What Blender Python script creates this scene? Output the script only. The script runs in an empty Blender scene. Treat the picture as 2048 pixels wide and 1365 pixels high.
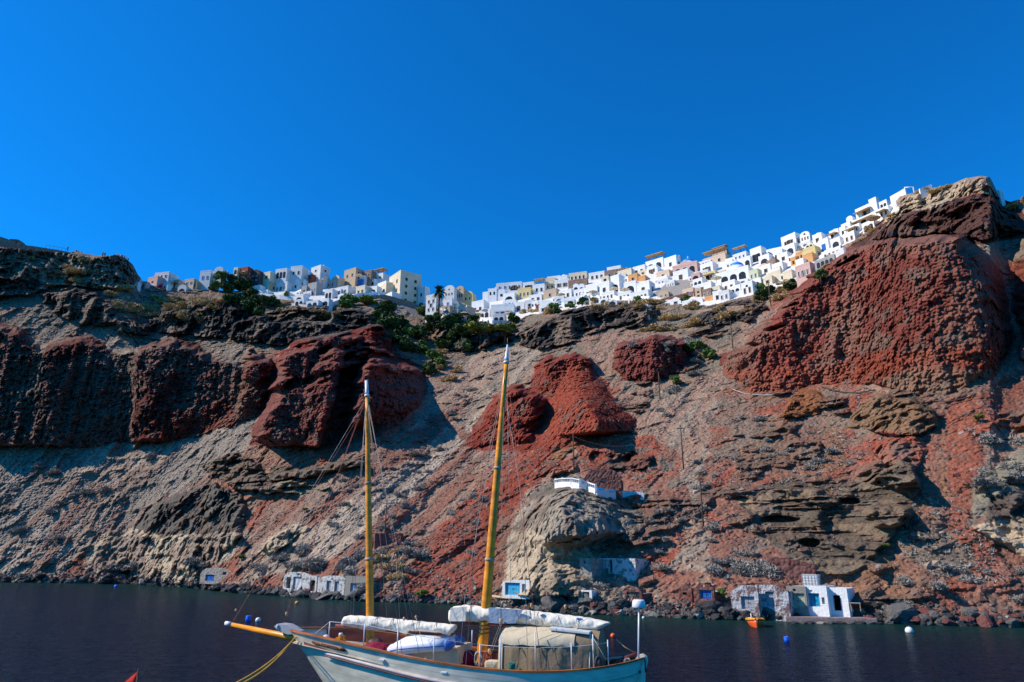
import bpy, bmesh, math, random
import numpy as np
from mathutils import Vector, Matrix
random.seed(7); RNG = np.random.default_rng(11)
R = math.radians
scene = bpy.context.scene
# ---------------------------------------------------------------- camera
F = 1365.0; PITCH = R(17.2); H = 6.0
cam_d = bpy.data.cameras.new('camera'); cam = bpy.data.objects.new('camera', cam_d)
scene.collection.objects.link(cam); scene.camera = cam
cam_d.sensor_width = 36.0; cam_d.lens = 36.0*F/2048.0
cam_d.clip_start = 0.1; cam_d.clip_end = 9000
cam.location = (0, 0, H); cam.rotation_euler = (R(90)+PITCH, 0, 0)
# ---------------------------------------------------------------- light
SUN_AZ = math.atan2(-0.98, -0.07)       # measured from +Y, negative = left
SUN_EL = R(40)
sd = bpy.data.lights.new('sun', 'SUN'); sun = bpy.data.objects.new('sun', sd); scene.collection.objects.link(sun)
sd.energy = 5.0; sd.angle = R(0.53); sd.color = (1.0, 0.90, 0.76)
sv = Vector((math.sin(SUN_AZ)*math.cos(SUN_EL), math.cos(SUN_AZ)*math.cos(SUN_EL), math.sin(SUN_EL)))
sun.rotation_euler = sv.to_track_quat('Z', 'Y').to_euler()
w = bpy.data.worlds.new('World'); scene.world = w; w.use_nodes = True
wn = w.node_tree.nodes; wl = w.node_tree.links; wn.clear()
sky = wn.new('ShaderNodeTexSky'); sky.sky_type = 'NISHITA'; sky.sun_disc = False
sky.sun_elevation = SUN_EL; sky.sun_rotation = SUN_AZ; sky.altitude = 1500
sky.air_density = 1.0; sky.dust_density = 0.25; sky.ozone_density = 5.5
tint = wn.new('ShaderNodeMix'); tint.data_type = 'RGBA'; tint.blend_type = 'MULTIPLY'
tint.inputs[0].default_value = 1.0; tint.inputs[7].default_value = (0.04, 0.83, 1.40, 1)
bg = wn.new('ShaderNodeBackground'); bg.inputs[1].default_value = 0.135
wo = wn.new('ShaderNodeOutputWorld')
wl.new(sky.outputs[0], tint.inputs[6]); wl.new(tint.outputs[2], bg.inputs[0]); wl.new(bg.outputs[0], wo.inputs[0])
scene.view_settings.view_transform = 'Standard'; scene.view_settings.look = 'None'
scene.view_settings.exposure = 0.18; scene.view_settings.gamma = 1.0
scene.render.engine = 'CYCLES'
scene.cycles.max_bounces = 8; scene.cycles.diffuse_bounces = 4; scene.cycles.glossy_bounces = 3
# ---------------------------------------------------------------- helpers
C = scene.collection
def tag(o, label=None, cat=None, group=None, kind=None):
    if label: o['label'] = label
    if cat: o['category'] = cat
    if group: o['group'] = group
    if kind: o['kind'] = kind
    return o
def empty(name, loc, rz=0.0, label=None, cat=None, group=None):
    o = bpy.data.objects.new(name, None); C.objects.link(o)
    o.location = loc; o.rotation_euler = (0, 0, rz); o.empty_display_size = 0.3
    return tag(o, label, cat, group)
def link(name, me, parent=None, loc=None):
    o = bpy.data.objects.new(name, me); C.objects.link(o)
    if parent is not None: o.parent = parent
    if loc is not None: o.location = loc
    return o
def mesh_np(name, V, faces, mat, smooth=False):
    me = bpy.data.meshes.new(name)
    V = np.asarray(V, dtype=np.float32); faces = np.asarray(faces, dtype=np.int32)
    k = faces.shape[1]; n = len(faces)
    me.vertices.add(len(V)); me.vertices.foreach_set('co', V.ravel())
    me.loops.add(n*k); me.loops.foreach_set('vertex_index', faces.ravel())
    me.polygons.add(n); me.polygons.foreach_set('loop_start', np.arange(0, n*k, k, dtype=np.int32))
    me.polygons.foreach_set('use_smooth', np.full(n, smooth))
    me.update(calc_edges=True)
    if mat: me.materials.append(mat)
    return me
class MB:
    """collects shapes, builds one mesh object"""
    def __init__(s): s.bm = bmesh.new()
    def box(s, c, size, rot=None, bevel=0, taper=1.0):
        M = Matrix.Translation(c)
        if rot is not None:
            M = M @ (rot if isinstance(rot, Matrix) else Matrix.Rotation(rot, 4, 'Z'))
        r = bmesh.ops.create_cube(s.bm, size=1.0)['verts']
        for v in r:
            k = taper if v.co.z > 0 else 1.0
            v.co = M @ Vector((v.co.x*size[0]*k, v.co.y*size[1]*k, v.co.z*size[2]))
        if bevel:
            es = list({e for v in r for e in v.link_edges})
            bmesh.ops.bevel(s.bm, geom=es, offset=bevel, segments=2, affect='EDGES', profile=0.6)
        return s
    def tube(s, pts, rad, seg=8, caps=True):
        pts = [Vector(p) for p in pts]; n = len(pts)
        rads = rad if isinstance(rad, (list, tuple)) else [rad]*n
        rings = []; prev = None
        for i, p in enumerate(pts):
            d = (pts[min(i+1, n-1)] - pts[max(i-1, 0)]).normalized()
            if prev is None:
                a = Vector((0, 0, 1)) if abs(d.z) < 0.9 else Vector((1, 0, 0))
                x = d.cross(a).normalized()
            else:
                x = (prev - d*prev.dot(d)).normalized()
            prev = x; y = d.cross(x)
            rings.append([s.bm.verts.new(p + (x*math.cos(t) + y*math.sin(t))*rads[i]) for t in [2*math.pi*k/seg for k in range(seg)]])
        for i in range(n-1):
            for k in range(seg):
                f = s.bm.faces.new((rings[i][k], rings[i][(k+1) % seg], rings[i+1][(k+1) % seg], rings[i+1][k])); f.smooth = True
        if caps:
            s.bm.faces.new(list(reversed(rings[0]))); s.bm.faces.new(rings[-1])
        return s
    def lathe(s, c, prof, seg=16, ang=2*math.pi, a0=0.0, axis=None):
        M = Matrix.Translation(c)
        if axis is not None: M = M @ axis
        rings = []
        full = abs(ang-2*math.pi) < 1e-6; m = seg if full else seg+1
        for (r, z) in prof:
            rings.append([s.bm.verts.new(M @ Vector((r*math.cos(a0+ang*k/seg), r*math.sin(a0+ang*k/seg), z))) for k in range(m)])
        for i in range(len(prof)-1):
            for k in range(seg):
                a, b = rings[i][k], rings[i][(k+1) % m]; c_, d = rings[i+1][(k+1) % m], rings[i+1][k]
                f = s.bm.faces.new((a, b, c_, d)); f.smooth = True
        return s
    def grid(s, P, smooth=True, closed_u=False):
        """P: rows of points"""
        V = [[s.bm.verts.new(p) for p in row] for row in P]
        for i in range(len(V)-1):
            m = len(V[i])
            for k in range(m if closed_u else m-1):
                f = s.bm.faces.new((V[i][k], V[i][(k+1) % m], V[i+1][(k+1) % m], V[i+1][k])); f.smooth = smooth
        return s
    def prism(s, poly, d0, d1, M=None):
        """poly in (x,z); extruded in y from d0 to d1"""
        M = M or Matrix.Identity(4)
        a = [s.bm.verts.new(M @ Vector((x, d0, z))) for x, z in poly]
        b = [s.bm.verts.new(M @ Vector((x, d1, z))) for x, z in poly]
        n = len(poly)
        s.bm.faces.new(a); s.bm.faces.new(list(reversed(b)))
        for i in range(n):
            s.bm.faces.new((a[i], b[i], b[(i+1) % n], a[(i+1) % n]))
        return s
    def me(s, name, mat):
        bmesh.ops.remove_doubles(s.bm, verts=s.bm.verts, dist=1e-5)
        bmesh.ops.recalc_face_normals(s.bm, faces=s.bm.faces)
        me = bpy.data.meshes.new(name); s.bm.to_mesh(me); s.bm.free()
        if mat: me.materials.append(mat)
        return me
    def build(s, name, mat, parent=None, loc=None):
        return link(name, s.me(name, mat), parent, loc)
def copy_tree(o, parent=None):
    c = o.copy(); C.objects.link(c); c.parent = parent
    for ch in list(o.children): copy_tree(ch, c)
    return c
# ---- survey geometry: bearings measured from the camera station
def rays(u, v):
    x = (np.asarray(u, float)-1024.0)/F; up = (682.5-np.asarray(v, float))/F
    fw = math.cos(PITCH)-up*math.sin(PITCH); z = math.sin(PITCH)+up*math.cos(PITCH)
    h = np.sqrt(x*x+fw*fw)
    return x/h, fw/h, z/h                     # unit horizontal bearing, tan elevation
def place(u, v, r):
    a, b, t = rays(u, v); return np.stack([a*r, b*r, H+t*r], -1)
def W(u, v, r): return Vector(place(u, v, r).tolist())
def sea(u, v):                                # the point on the water
    a, b, t = rays(u, v); r = -H/t; return Vector((float(a*r), float(b*r), 0.0))
def curve(pts):
    xs = [p[0] for p in pts]; ys = [p[1] for p in pts]
    return lambda q: np.interp(q, xs, ys)
# ---- noise
def _hash(ix, iy, iz, seed):
    h = (ix*374761393 + iy*668265263 + iz*2147483647 + seed*1274126177) & 0xffffffff
    h = ((h ^ (h >> 13))*1274126177) & 0xffffffff
    h = ((h ^ (h >> 16))*2246822519) & 0xffffffff
    return ((h ^ (h >> 15)) & 0xffffff)/float(0xffffff)
def vnoise(P, seed=0):
    i = np.floor(P).astype(np.int64); f = P-i; f = f*f*f*(f*(f*6-15)+10)
    x, y, z = i[..., 0], i[..., 1], i[..., 2]; fx, fy, fz = f[..., 0], f[..., 1], f[..., 2]
    def L(a, b, t): return a+(b-a)*t
    c = [[[_hash(x+dx, y+dy, z+dz, seed) for dz in (0, 1)] for dy in (0, 1)] for dx in (0, 1)]
    return L(L(L(c[0][0][0], c[1][0][0], fx), L(c[0][1][0], c[1][1][0], fx), fy),
             L(L(c[0][0][1], c[1][0][1], fx), L(c[0][1][1], c[1][1][1], fx), fy), fz)
def fbm(P, o=4, seed=0, g=0.5, ridged=False):
    s = 0; a = 1.0; n = 0
    for k in range(o):
        q = vnoise(P, seed+k*17)
        if ridged: q = 1-np.abs(2*q-1)
        s = s+a*q; n += a; a *= g; P = P*2.03+7.1
    return s/n
def cells(P, seed=0):
    """distance to the nearest of jittered cell points, and the cell's random value"""
    b = np.floor(P-0.5).astype(np.int64); best = np.full(P.shape[:-1], 9.0); val = np.zeros(P.shape[:-1])
    for dx in (0, 1):
        for dy in (0, 1):
            for dz in (0, 1):
                q = b+np.array([dx, dy, dz])
                j = np.stack([_hash(q[..., 0], q[..., 1], q[..., 2], seed+k) for k in (1, 2, 3)], -1)
                d = np.sqrt((((q+0.5+(j-0.5)*0.75)-P)**2).sum(-1))
                m = d < best; best = np.where(m, d, best); val = np.where(m, j[..., 0], val)
    return best, val
def sm(t): t = np.clip(t, 0, 1); return t*t*(3-2*t)
# ================================================================ TERRAIN
water_v = curve([(-700,1163),(0,1165),(250,1168),(400,1178),(470,1186),(560,1192),(740,1204),(860,1206),(1000,1214),(1150,1228),(1300,1233),(1450,1240),(1700,1243),(1850,1250),(2048,1255),(2600,1275)])
ridge_v = curve([(-700,1158),(-300,1120),(-150,900),(-60,500),(0,494),(50,499),(100,503),(140,507),(152,500),(170,508),(200,512),(222,512),(235,508),(250,516),(266,530),(276,550),(286,562),(330,575),(400,580),(520,584),(620,580),(700,574),(760,572),(850,606),(905,612),(940,616),(975,606),(1050,592),(1100,577),(1180,558),(1260,544),(1340,532),(1430,520),(1500,507),(1570,492),(1640,479),(1690,460),(1740,440),(1780,410),(1800,392),(1826,386),(1850,384),(1868,376),(1900,370),(1915,364),(1930,357),(1962,352),(1980,355),(1987,368),(1994,384),(2003,398),(2020,404),(2035,400),(2060,396),(2200,420),(2600,480)])
ridge_r = curve([(-700,330),(-300,320),(0,292),(250,275),(500,264),(950,252),(1200,240),(1450,220),(1700,190),(1950,165),(2048,160),(2600,150)])
U = np.concatenate([np.linspace(-700,-40,60,endpoint=False), np.linspace(-40,2090,1560), np.linspace(2100,2600,50)])
NU = len(U)
nb, nm, nk = 8, 610, 26
# radial profile: 1/r is linear in tan(elevation) = an even slope
def te_of(u, v): return rays(u, v)[2]
def profile(u, v):
    """distance of the even slope seen at (u, v)"""
    vw = water_v(u); vr = ridge_v(u)
    tw = te_of(u, vw); tr = te_of(u, vr); t = (te_of(u, v)-tw)/(tr-tw)
    r0 = -H/tw; r1 = ridge_r(u)
    bulge = 1+0.0*t
    return 1/(1/r0+(1/r1-1/r0)*t)*bulge
sl = np.linspace(0, 1, nm)
vw, vr = water_v(U), ridge_v(U)
UU = np.repeat(U[None, :], nm, 0); VV = vw[None, :]+(vr-vw)[None, :]*sl[:, None]
A, B, T = rays(UU, VV)
Rr = profile(UU, VV)
def span(poly):
    p = np.array(poly, float); q = np.roll(p, -1, 0)
    u0, u1 = int(p[:, 0].min())-1, int(p[:, 0].max())+2; v0, v1 = int(p[:, 1].min())-1, int(p[:, 1].max())+2
    us = np.arange(u0, u1); vs = np.arange(v0, v1)
    Lr = np.full(len(vs), 1e9); Rt = np.full(len(vs), -1e9); Tp = np.full(len(us), 1e9); Bt = np.full(len(us), -1e9)
    for (a, b), (c, d) in zip(p, q):
        n = int(max(abs(c-a), abs(d-b)))*2+2; s = np.linspace(0, 1, n); x = a+(c-a)*s; y = b+(d-b)*s
        ix = np.clip(np.round(x-u0).astype(int), 0, len(us)-1); iy = np.clip(np.round(y-v0).astype(int), 0, len(vs)-1)
        np.minimum.at(Lr, iy, x); np.maximum.at(Rt, iy, x); np.minimum.at(Tp, ix, y); np.maximum.at(Bt, ix, y)
    return us, vs, Lr, Rt, Tp, Bt
def inside(u, v, poly):
    m = np.zeros(u.shape, bool); n = len(poly)
    for i in range(n):
        (x0, y0), (x1, y1) = poly[i], poly[(i+1) % n]
        if y0 == y1: continue
        c = ((v > y0) != (v > y1)) & (u < (x1-x0)*(v-y0)/(y1-y0)+x0); m ^= c
    return m
base_n1 = None
P0 = place(UU, VV, Rr)
nz = lambda sc, seed, o=3, **k: fbm(P0/sc, o, seed, **k)
w1 = nz(9, 3)-0.5; w2 = nz(9, 31)-0.5; w3 = nz(2.2, 5, 2)-0.5; w4 = nz(2.2, 6, 2)-0.5
UW = UU+w1*46+w3*16; VW = VV+w2*34+w4*12
w5 = nz(1.0, 8, 2)-0.5; w6 = nz(1.0, 9, 2)-0.5
NW = 0.30+1.15*np.clip((nz(6, 33, 3)-.3)/.4, 0, 1)
WU = UU+w1*60+w3*36+w5*14; WV = VV+w2*50+w4*30+w6*12
BK = nz(5, 36, 4)
jit = RNG.random(UU.shape)
K = {k: np.zeros(UU.shape) for k in ('clast', 'lava', 'tuff', 'strata', 'flute')}
def wall(poly, wl_=30, wr_=30, wt=10, lean=0.22, kind='clast', amt=1.0, tilt=0.0, warp=0.35, shape='round', push=0.0, flute=0.0, foot=None, brk=0.0):
    """a rock bluff standing out of the slope: rises from its foot line nearly upright"""
    global Rr
    us, vs, Lr, Rt, Tp, Bt = span(poly)
    u = UU+(WU-UU)*warp; v = VV+(WV-VV)*warp
    box = (u > us[0]) & (u < us[-1]) & (v > vs[0]) & (v < vs[-1])
    idx = np.nonzero(box)
    uu, vv = u[idx], v[idx]
    ins = inside(uu, vv, poly)
    idx = (idx[0][ins], idx[1][ins]); uu, vv = uu[ins], vv[ins]
    L_ = np.interp(vv, vs, Lr); R_ = np.interp(vv, vs, Rt); T_ = np.interp(uu, us, Tp); B_ = np.interp(uu, us, Bt)
    u0 = UU[idx]
    # smoothed foot line
    ker = np.ones(41)/41; Bs = np.convolve(np.pad(Bt, 20, mode='edge'), ker, 'valid')
    Bt2 = np.maximum(Bt, Bs)
    vf = np.interp(uu, us, Bt2) if foot is None else np.interp(uu, [p[0] for p in foot], [p[1] for p in foot])
    rf = profile(u0, vf); tf = te_of(u0, vf)
    t_ = T[idx]
    rw = rf*(1-lean*tf)/np.maximum(1-lean*t_, 0.3)+tilt*(uu-0.5*(us[0]+us[-1]))-push
    nzw = NW[idx] if shape == 'round' else 1.0; wl2, wr2, wt2 = wl_*nzw, wr_*nzw, wt*nzw
    cap = lambda q: np.sin(np.clip(q, 0, 1)*math.pi/2) if shape == 'round' else np.clip(q, 0, 1)
    m = cap((uu-L_)/wl2)*cap((R_-uu)/wr2)*np.sin(np.clip((vv-T_)/wt2, 0, 1)*math.pi/2)
    if brk: m = m*(1-brk+brk*sm((BK[idx]-.42)/.16))
    cur = Rr[idx]
    new = cur-np.maximum(cur-rw, 0)*m*amt
    Rr[idx] = new
    if kind:
        Kk = K[kind]; Kk[idx] = np.maximum(Kk[idx], np.clip(m*3, 0, 1)); 
        for q in K:
            if q not in (kind, 'flute'): K[q][idx] *= 0.2
    if flute: K['flute'][idx] = np.maximum(K['flute'][idx], flute*m)
    return idx
# --- castle promontory and black lava of the upper left
wall([(-80,474),(0,474),(60,486),(170,508),(235,508),(262,525),(276,552),(250,572),(200,580),(120,572),(60,590),(-80,600)],80,30,6,.35,'tuff',warp=.2)
wall([(80,590),(140,582),(200,590),(225,610),(250,640),(330,650),(300,668),(200,655),(130,640),(95,615)],30,40,12,.2,'lava',amt=.9)
wall([(330,620),(380,600),(470,590),(520,620),(560,640),(700,640),(690,668),(560,690),(470,680),(400,672),(320,668),(270,650)],30,40,12,.2,'lava',amt=.9)
wall([(530,625),(600,610),(690,615),(790,620),(760,650),(660,660),(600,668),(530,660)],20,30,10,.2,'lava',amt=.8)
wall([(860,600),(960,640),(1040,650),(1000,690),(930,706),(870,690),(845,640)],30,30,10,.3,'lava',amt=.8)
wall([(1030,665),(1090,640),(1180,610),(1280,606),(1320,625),(1290,650),(1200,655),(1130,690),(1080,700),(1040,690)],30,30,10,.35,'lava',amt=.8)
wall([(1390,625),(1440,612),(1500,605),(1540,615),(1500,640),(1420,655),(1385,648)],20,30,8,.3,'lava',amt=.8)
# --- dark red bluffs of the left
LF = [(-400,880),(0,884),(120,884),(200,884),(300,884),(380,872),(460,850),(520,832),(560,815)]
wall([(-60,650),(30,660),(75,690),(160,672),(240,700),(300,690),(390,690),(470,725),(545,735),(545,790),(520,832),(468,852),(380,875),(300,888),(-60,890)],60,40,14,.16,'clast',foot=LF,tilt=.03,flute=.5)
wall([(-60,640),(0,640),(45,660),(70,700),(72,800),(60,888),(-60,890)],100,50,22,.20,'clast',foot=LF,tilt=.09,flute=.35,push=2)
wall([(70,720),(100,680),(150,664),(190,672),(225,700),(245,760),(258,820),(262,888),(60,888)],34,60,26,.20,'clast',foot=LF,tilt=.08,flute=.35,push=2)
wall([(255,720),(290,690),(350,676),(400,690),(440,720),(468,770),(466,830),(440,850),(380,872),(300,886),(262,886),(258,800)],40,60,24,.20,'clast',foot=LF,tilt=.08,flute=.35,push=2)
wall([(470,800),(485,735),(500,700),(530,700),(548,730),(545,790),(520,832),(468,850)],25,30,18,.2,'clast',foot=LF,tilt=.02)
EF = [(490,885),(560,893),(640,890),(700,872),(760,850),(860,838),(900,830)]
wall([(500,870),(530,800),(545,740),(555,710),(590,680),(640,668),(700,660),(740,652),(780,680),(800,720),(790,800),(740,870),(690,885),(640,890),(560,893)],60,160,18,.3,'clast',foot=EF,tilt=.12,flute=.5,warp=.15,push=1)
wall([(505,880),(545,790),(575,720),(605,700),(622,720),(600,800),(590,893),(540,893)],40,14,14,.3,'clast',foot=EF,push=7,warp=.15)
wall([(585,893),(600,800),(625,720),(655,690),(690,700),(672,800),(640,893)],44,14,14,.3,'clast',foot=EF,push=9,warp=.15)
wall([(712,690),(705,660),(735,644),(765,648),(782,665),(792,700),(780,712),(745,716),(725,705)],20,30,14,.15,'clast',push=2)
wall([(682,890),(700,780),(712,730),(735,708),(790,712),(845,735),(852,770),(840,815),(800,845),(750,856),(700,884)],26,110,16,.22,'clast',foot=EF,tilt=.07,push=5,warp=.15)
# --- pyramid group
wall([(930,890),(960,830),(990,790),(1020,772),(1060,775),(1090,800),(1085,850),(1060,890),(1000,885)],60,40,16,.4,'clast',push=1)
wall([(1060,770),(1070,730),(1100,712),(1150,705),(1180,720),(1190,760),(1100,790)],30,20,14,.3,'clast')
wall([(1075,900),(1085,820),(1110,775),(1140,735),(1160,722),(1178,728),(1200,755),(1225,790),(1250,810),(1275,840),(1270,862),(1230,868),(1180,872),(1140,895),(1100,905)],112,78,16,.30,'clast',shape='lin',push=9,flute=.3,warp=.10)
wall([(1232,690),(1270,685),(1310,668),(1345,672),(1385,690),(1392,720),(1370,745),(1310,765),(1240,755),(1225,720)],22,50,16,.35,'clast',push=1,flute=.8)
# --- big red cliff
BF = [(1440,762),(1490,780),(1540,785),(1590,778),(1640,768),(1700,766),(1760,775),(1840,790),(1900,790),(1960,765),(2010,740)]
wall([(1443,705),(1480,690),(1500,665),(1545,645),(1560,605),(1600,565),(1640,530),(1672,505),(1720,487),(1800,480),(1870,472),(1930,473),(1960,495),(1990,520),(2010,560),(2022,640),(2018,700),(1995,745),(1960,765),(1900,790),(1840,788),(1780,772),(1740,764),(1640,768),(1590,780),(1540,787),(1490,778),(1450,758)],40,55,10,.20,'clast',foot=BF,flute=.45,warp=.2)
wall([(2035,480),(2600,480),(2600,800),(2040,720),(2030,620)],30,50,20,.3,'clast',foot=[(2030,740),(2600,900)],flute=.8)
wall([(1745,480),(1760,450),(1800,425),(1860,405),(1930,395),(1990,400),(2030,430),(2048,470),(1990,478),(1870,470)],30,50,16,.5,'lava',push=1)
wall([(1790,410),(1800,392),(1870,375),(1930,356),(1980,352),(1990,368),(2003,398),(1940,400),(1860,405),(1800,430)],20,20,5,.4,'tuff',warp=.15)
# --- lower rocks
wall([(1560,832),(1575,800),(1600,778),(1635,782),(1655,800),(1640,825),(1600,836)],19,19,9,0.85,'tuff',push=1,brk=.8)
wall([(1690,850),(1720,810),(1760,785),(1830,795),(1870,820),(1880,850),(1840,868),(1760,868)],32,16,11,0.85,'tuff',push=1.5,brk=.8)
wall([(1475,1000),(1520,975),(1570,962),(1640,975),(1690,1010),(1670,1060),(1690,1100),(1640,1105),(1570,1085),(1530,1060)],48,32,9,1.0,'strata',push=1,brk=.8)
wall([(1660,1060),(1660,985),(1720,960),(1760,935),(1800,915),(1828,930),(1843,985),(1835,1030),(1790,1072),(1750,1100),(1700,1095)],48,20,9,1.0,'strata',push=2.5,brk=.8)
wall([(1600,1105),(1700,1095),(1760,1100),(1740,1130),(1700,1150),(1650,1145),(1590,1120)],24,24,7,0.9,'strata',push=0.5,brk=.8)
wall([(1945,1060),(1955,980),(1990,930),(2040,900),(2600,880),(2600,1200),(2048,1120),(1990,1085)],40,40,9,0.9,'tuff',push=1,brk=.8)
wall([(1735,895),(1770,872),(1830,868),(1860,890),(1835,935),(1780,940)],30,20,10,.9,'tuff',brk=.6)
wall([(1560,900),(1600,880),(1650,885),(1640,915),(1590,922)],30,20,10,1.0,'tuff',brk=.7)
wall([(1960,850),(2048,820),(2120,830),(2100,875),(1980,885)],30,20,10,.9,'tuff',brk=.6)
# the grey knob with the terrace house on its back
wall([(1003,1190),(1018,1130),(1016,1080),(1030,1035),(1065,990),(1105,962),(1140,955),(1180,965),(1235,985),(1290,1040),(1285,1065),(1200,1090),(1170,1120),(1200,1150),(1190,1200),(1100,1200)],80,150,8,0.40,'tuff',shape='lin',push=3.5,foot=[(1000,1185),(1190,1200),(1250,1160)])
wall([(1100,960),(1112,935),(1150,925),(1165,938),(1160,960)],11,11,4,0.9,'strata',push=0.5,brk=.8)
wall([(1150,945),(1180,935),(1230,900),(1300,910),(1290,935),(1160,938)],16,32,8,0.9,'tuff',brk=.8)
# left centre strata, mound and tuff caves
wall([(398,935),(430,912),(480,905),(520,925),(540,955),(560,975),(500,985),(430,960)],20,24,7,0.9,'strata',push=1.5,brk=.8)
wall([(525,945),(640,930),(735,920),(735,935),(620,950),(540,960)],16,16,4,0.6,'strata',push=0.75,brk=.8)
wall([(510,980),(560,962),(640,965),(660,975),(600,985),(530,990)],16,16,4,0.6,'strata',push=0.5,brk=.8)
wall([(265,1060),(300,1020),(350,985),(420,965),(480,985),(500,1030),(480,1080),(400,1100),(300,1085)],56,32,12,0.9,'tuff',push=0.5,brk=.8)
wall([(190,1165),(180,1100),(210,1075),(260,1060),(330,1070),(400,1075),(470,1060),(500,1075),(470,1110),(420,1130),(400,1165)],32,32,7,0.85,'tuff',push=1,brk=.8)
wall([(520,1100),(540,1075),(590,1050),(620,1060),(590,1085),(540,1112)],12,12,5,0.9,'tuff',push=0.5,brk=.8)
# smooth the mask edges' stair steps a little
def blur(a, n=1):
    for _ in range(n):
        a = (np.roll(a, 1, 1)+2*a+np.roll(a, -1, 1))/4; b = a.copy(); b[1:-1] = (a[:-2]+2*a[1:-1]+a[2:])/4; a = b
    return a
Rr = blur(Rr, 2)
P1 = place(UU, VV, Rr)
# town: smoothed building ground; fewer bumps
TOWN = [(262,575),(300,545),(400,540),(520,545),(700,535),(830,560),(870,590),(960,612),(980,580),(1200,540),(1400,500),(1560,480),(1640,455),(1700,420),(1780,385),(1800,420),(1740,450),(1690,490),(1650,520),(1580,575),(1500,590),(1420,612),(1300,605),(1240,600),(1180,612),(1060,630),(1020,645),(930,642),(880,640),(820,628),(790,600),(760,590),(690,610),(620,608),(580,600),(500,590),(470,578),(400,572),(330,572),(262,572)]
town = inside(UU, VV, TOWN).astype(float)
n_big = fbm(P1/16, 4, 40)-0.5
rid = fbm(P1/6.0, 4, 41, ridged=True); rid2 = fbm(P1/1.9, 3, 43, ridged=True)
c1, v1_ = cells(P1/1.25+0.3*w3[..., None], 50); c2, v2_ = cells(P1/0.50, 60)
small = fbm(P1/0.8, 3, 44)-0.5
lay = fbm(np.stack([P1[..., 0]/14, P1[..., 1]/14, P1[..., 2]/0.85], -1), 4, 45)
lay2 = fbm(np.stack([P1[..., 0]/9, P1[..., 1]/9, P1[..., 2]/2.6+n_big*2], -1), 3, 46)
fl = fbm(np.stack([P1[..., 0]/3.2, P1[..., 1]/3.2, P1[..., 2]/26], -1), 3, 47, ridged=True)
ang = np.interp(UU, [0, 900, 1100, 1500, 1800, 2048], [0.80, 0.86, 0.75, 0.25, 0.1, 0.05])
def streak(sc, seed, le=9):
    Q = np.stack([(UU+VV*np.tan(ang))*np.cos(ang)/sc+w1*1.2, VV/(sc*le), 0*UU], -1); return fbm(Q, 4, seed)
st1 = streak(38, 71); st2 = streak(14, 72); st3 = streak(90, 73, 5)
def hollow(u, v, ru, rv, d):
    global Rr
    q = np.sqrt(((UU+w3*10-u)/ru)**2+((VV+w4*8-v)/rv)**2); Rr = Rr+d*sm((1.15-q)/.45)
for h_ in ((262,1152,20,12,4),(395,1108,10,6,2),(330,1120,26,10,1.6),(225,1115,18,8,1.2),(420,1085,30,7,1.5),(1125,1203,16,10,2.5),(1048,1130,14,22,1.0),(1240,918,22,13,2.5),(1195,915,18,12,2.2),(1265,915,14,10,2),(1010,688,22,9,3),(1900,432,30,8,2.5),(1850,452,40,9,3),(1560,1040,40,8,1.8),(1700,1005,24,7,1.8),(1620,1085,22,8,2),(1775,960,26,7,1.6)): hollow(*h_)
dsp = np.zeros(UU.shape)
calm = 1-0.8*town
rock = np.clip(K['clast']+K['lava']+K['tuff']+K['strata'], 0, 1)
scree = 1-rock
nearw = sm((water_v(UU)-VV)/40.0)
gs = np.interp(UU, [0, 500, 1300, 1650], [.55, .9, 1, 0])
dsp += scree*calm*(((st2-.5)*2.4*gs+(st1-.5)*3.6*gs+n_big*2.2+np.clip(rid-0.70, 0, 1)*5)*nearw + (0.40-c2)*0.5 + small*0.6 + np.clip(0.28-c1, 0, 1)*1.6*(v1_ > 0.7))
rid3 = fbm(P1/3.4, 3, 48, ridged=True)
CRG = sm((fbm(P1/11, 4, 91)-.605)/.045)*np.interp(UU, [0, 900, 1150, 1300, 1840, 1900], [.22, .2, .6, 1, 1, .15])*scree*(1-town)*nearw
dsp += CRG*((rid-0.35)*4.5+(sm((lay-.42)/.14)-.5)*1.3+(rid2-.5)*2.0+small)
dsp += K['clast']*((0.45-c1)*0.6+(0.42-c2)*1.05+small*2.2+(rid-0.5)*1.8+(rid3-.5)*1.2+n_big*2.0)
dsp += K['lava']*((rid-0.5)*9+(rid2-0.5)*3.0+small*1.4)
dsp += K['tuff']*((rid-0.5)*6+(rid2-0.5)*2.6+(rid3-.5)*3+small*1.8+(0.42-c1)*1.2+n_big*4)
ls_ = sm((lay-.40)/.16); ls2 = sm((lay2-.42)/.14)
dsp += K['strata']*((ls_-0.5)*1.7+(ls2-0.5)*2.8+small*1.2+(rid-0.5)*5+(rid3-.5)*2+n_big*4)
dsp += K['flute']*(fl-0.6)*5.0
Rr = Rr-dsp*np.clip(Rr/150, 0.6, 1.4)
Rr = np.maximum(Rr, 40)
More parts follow.
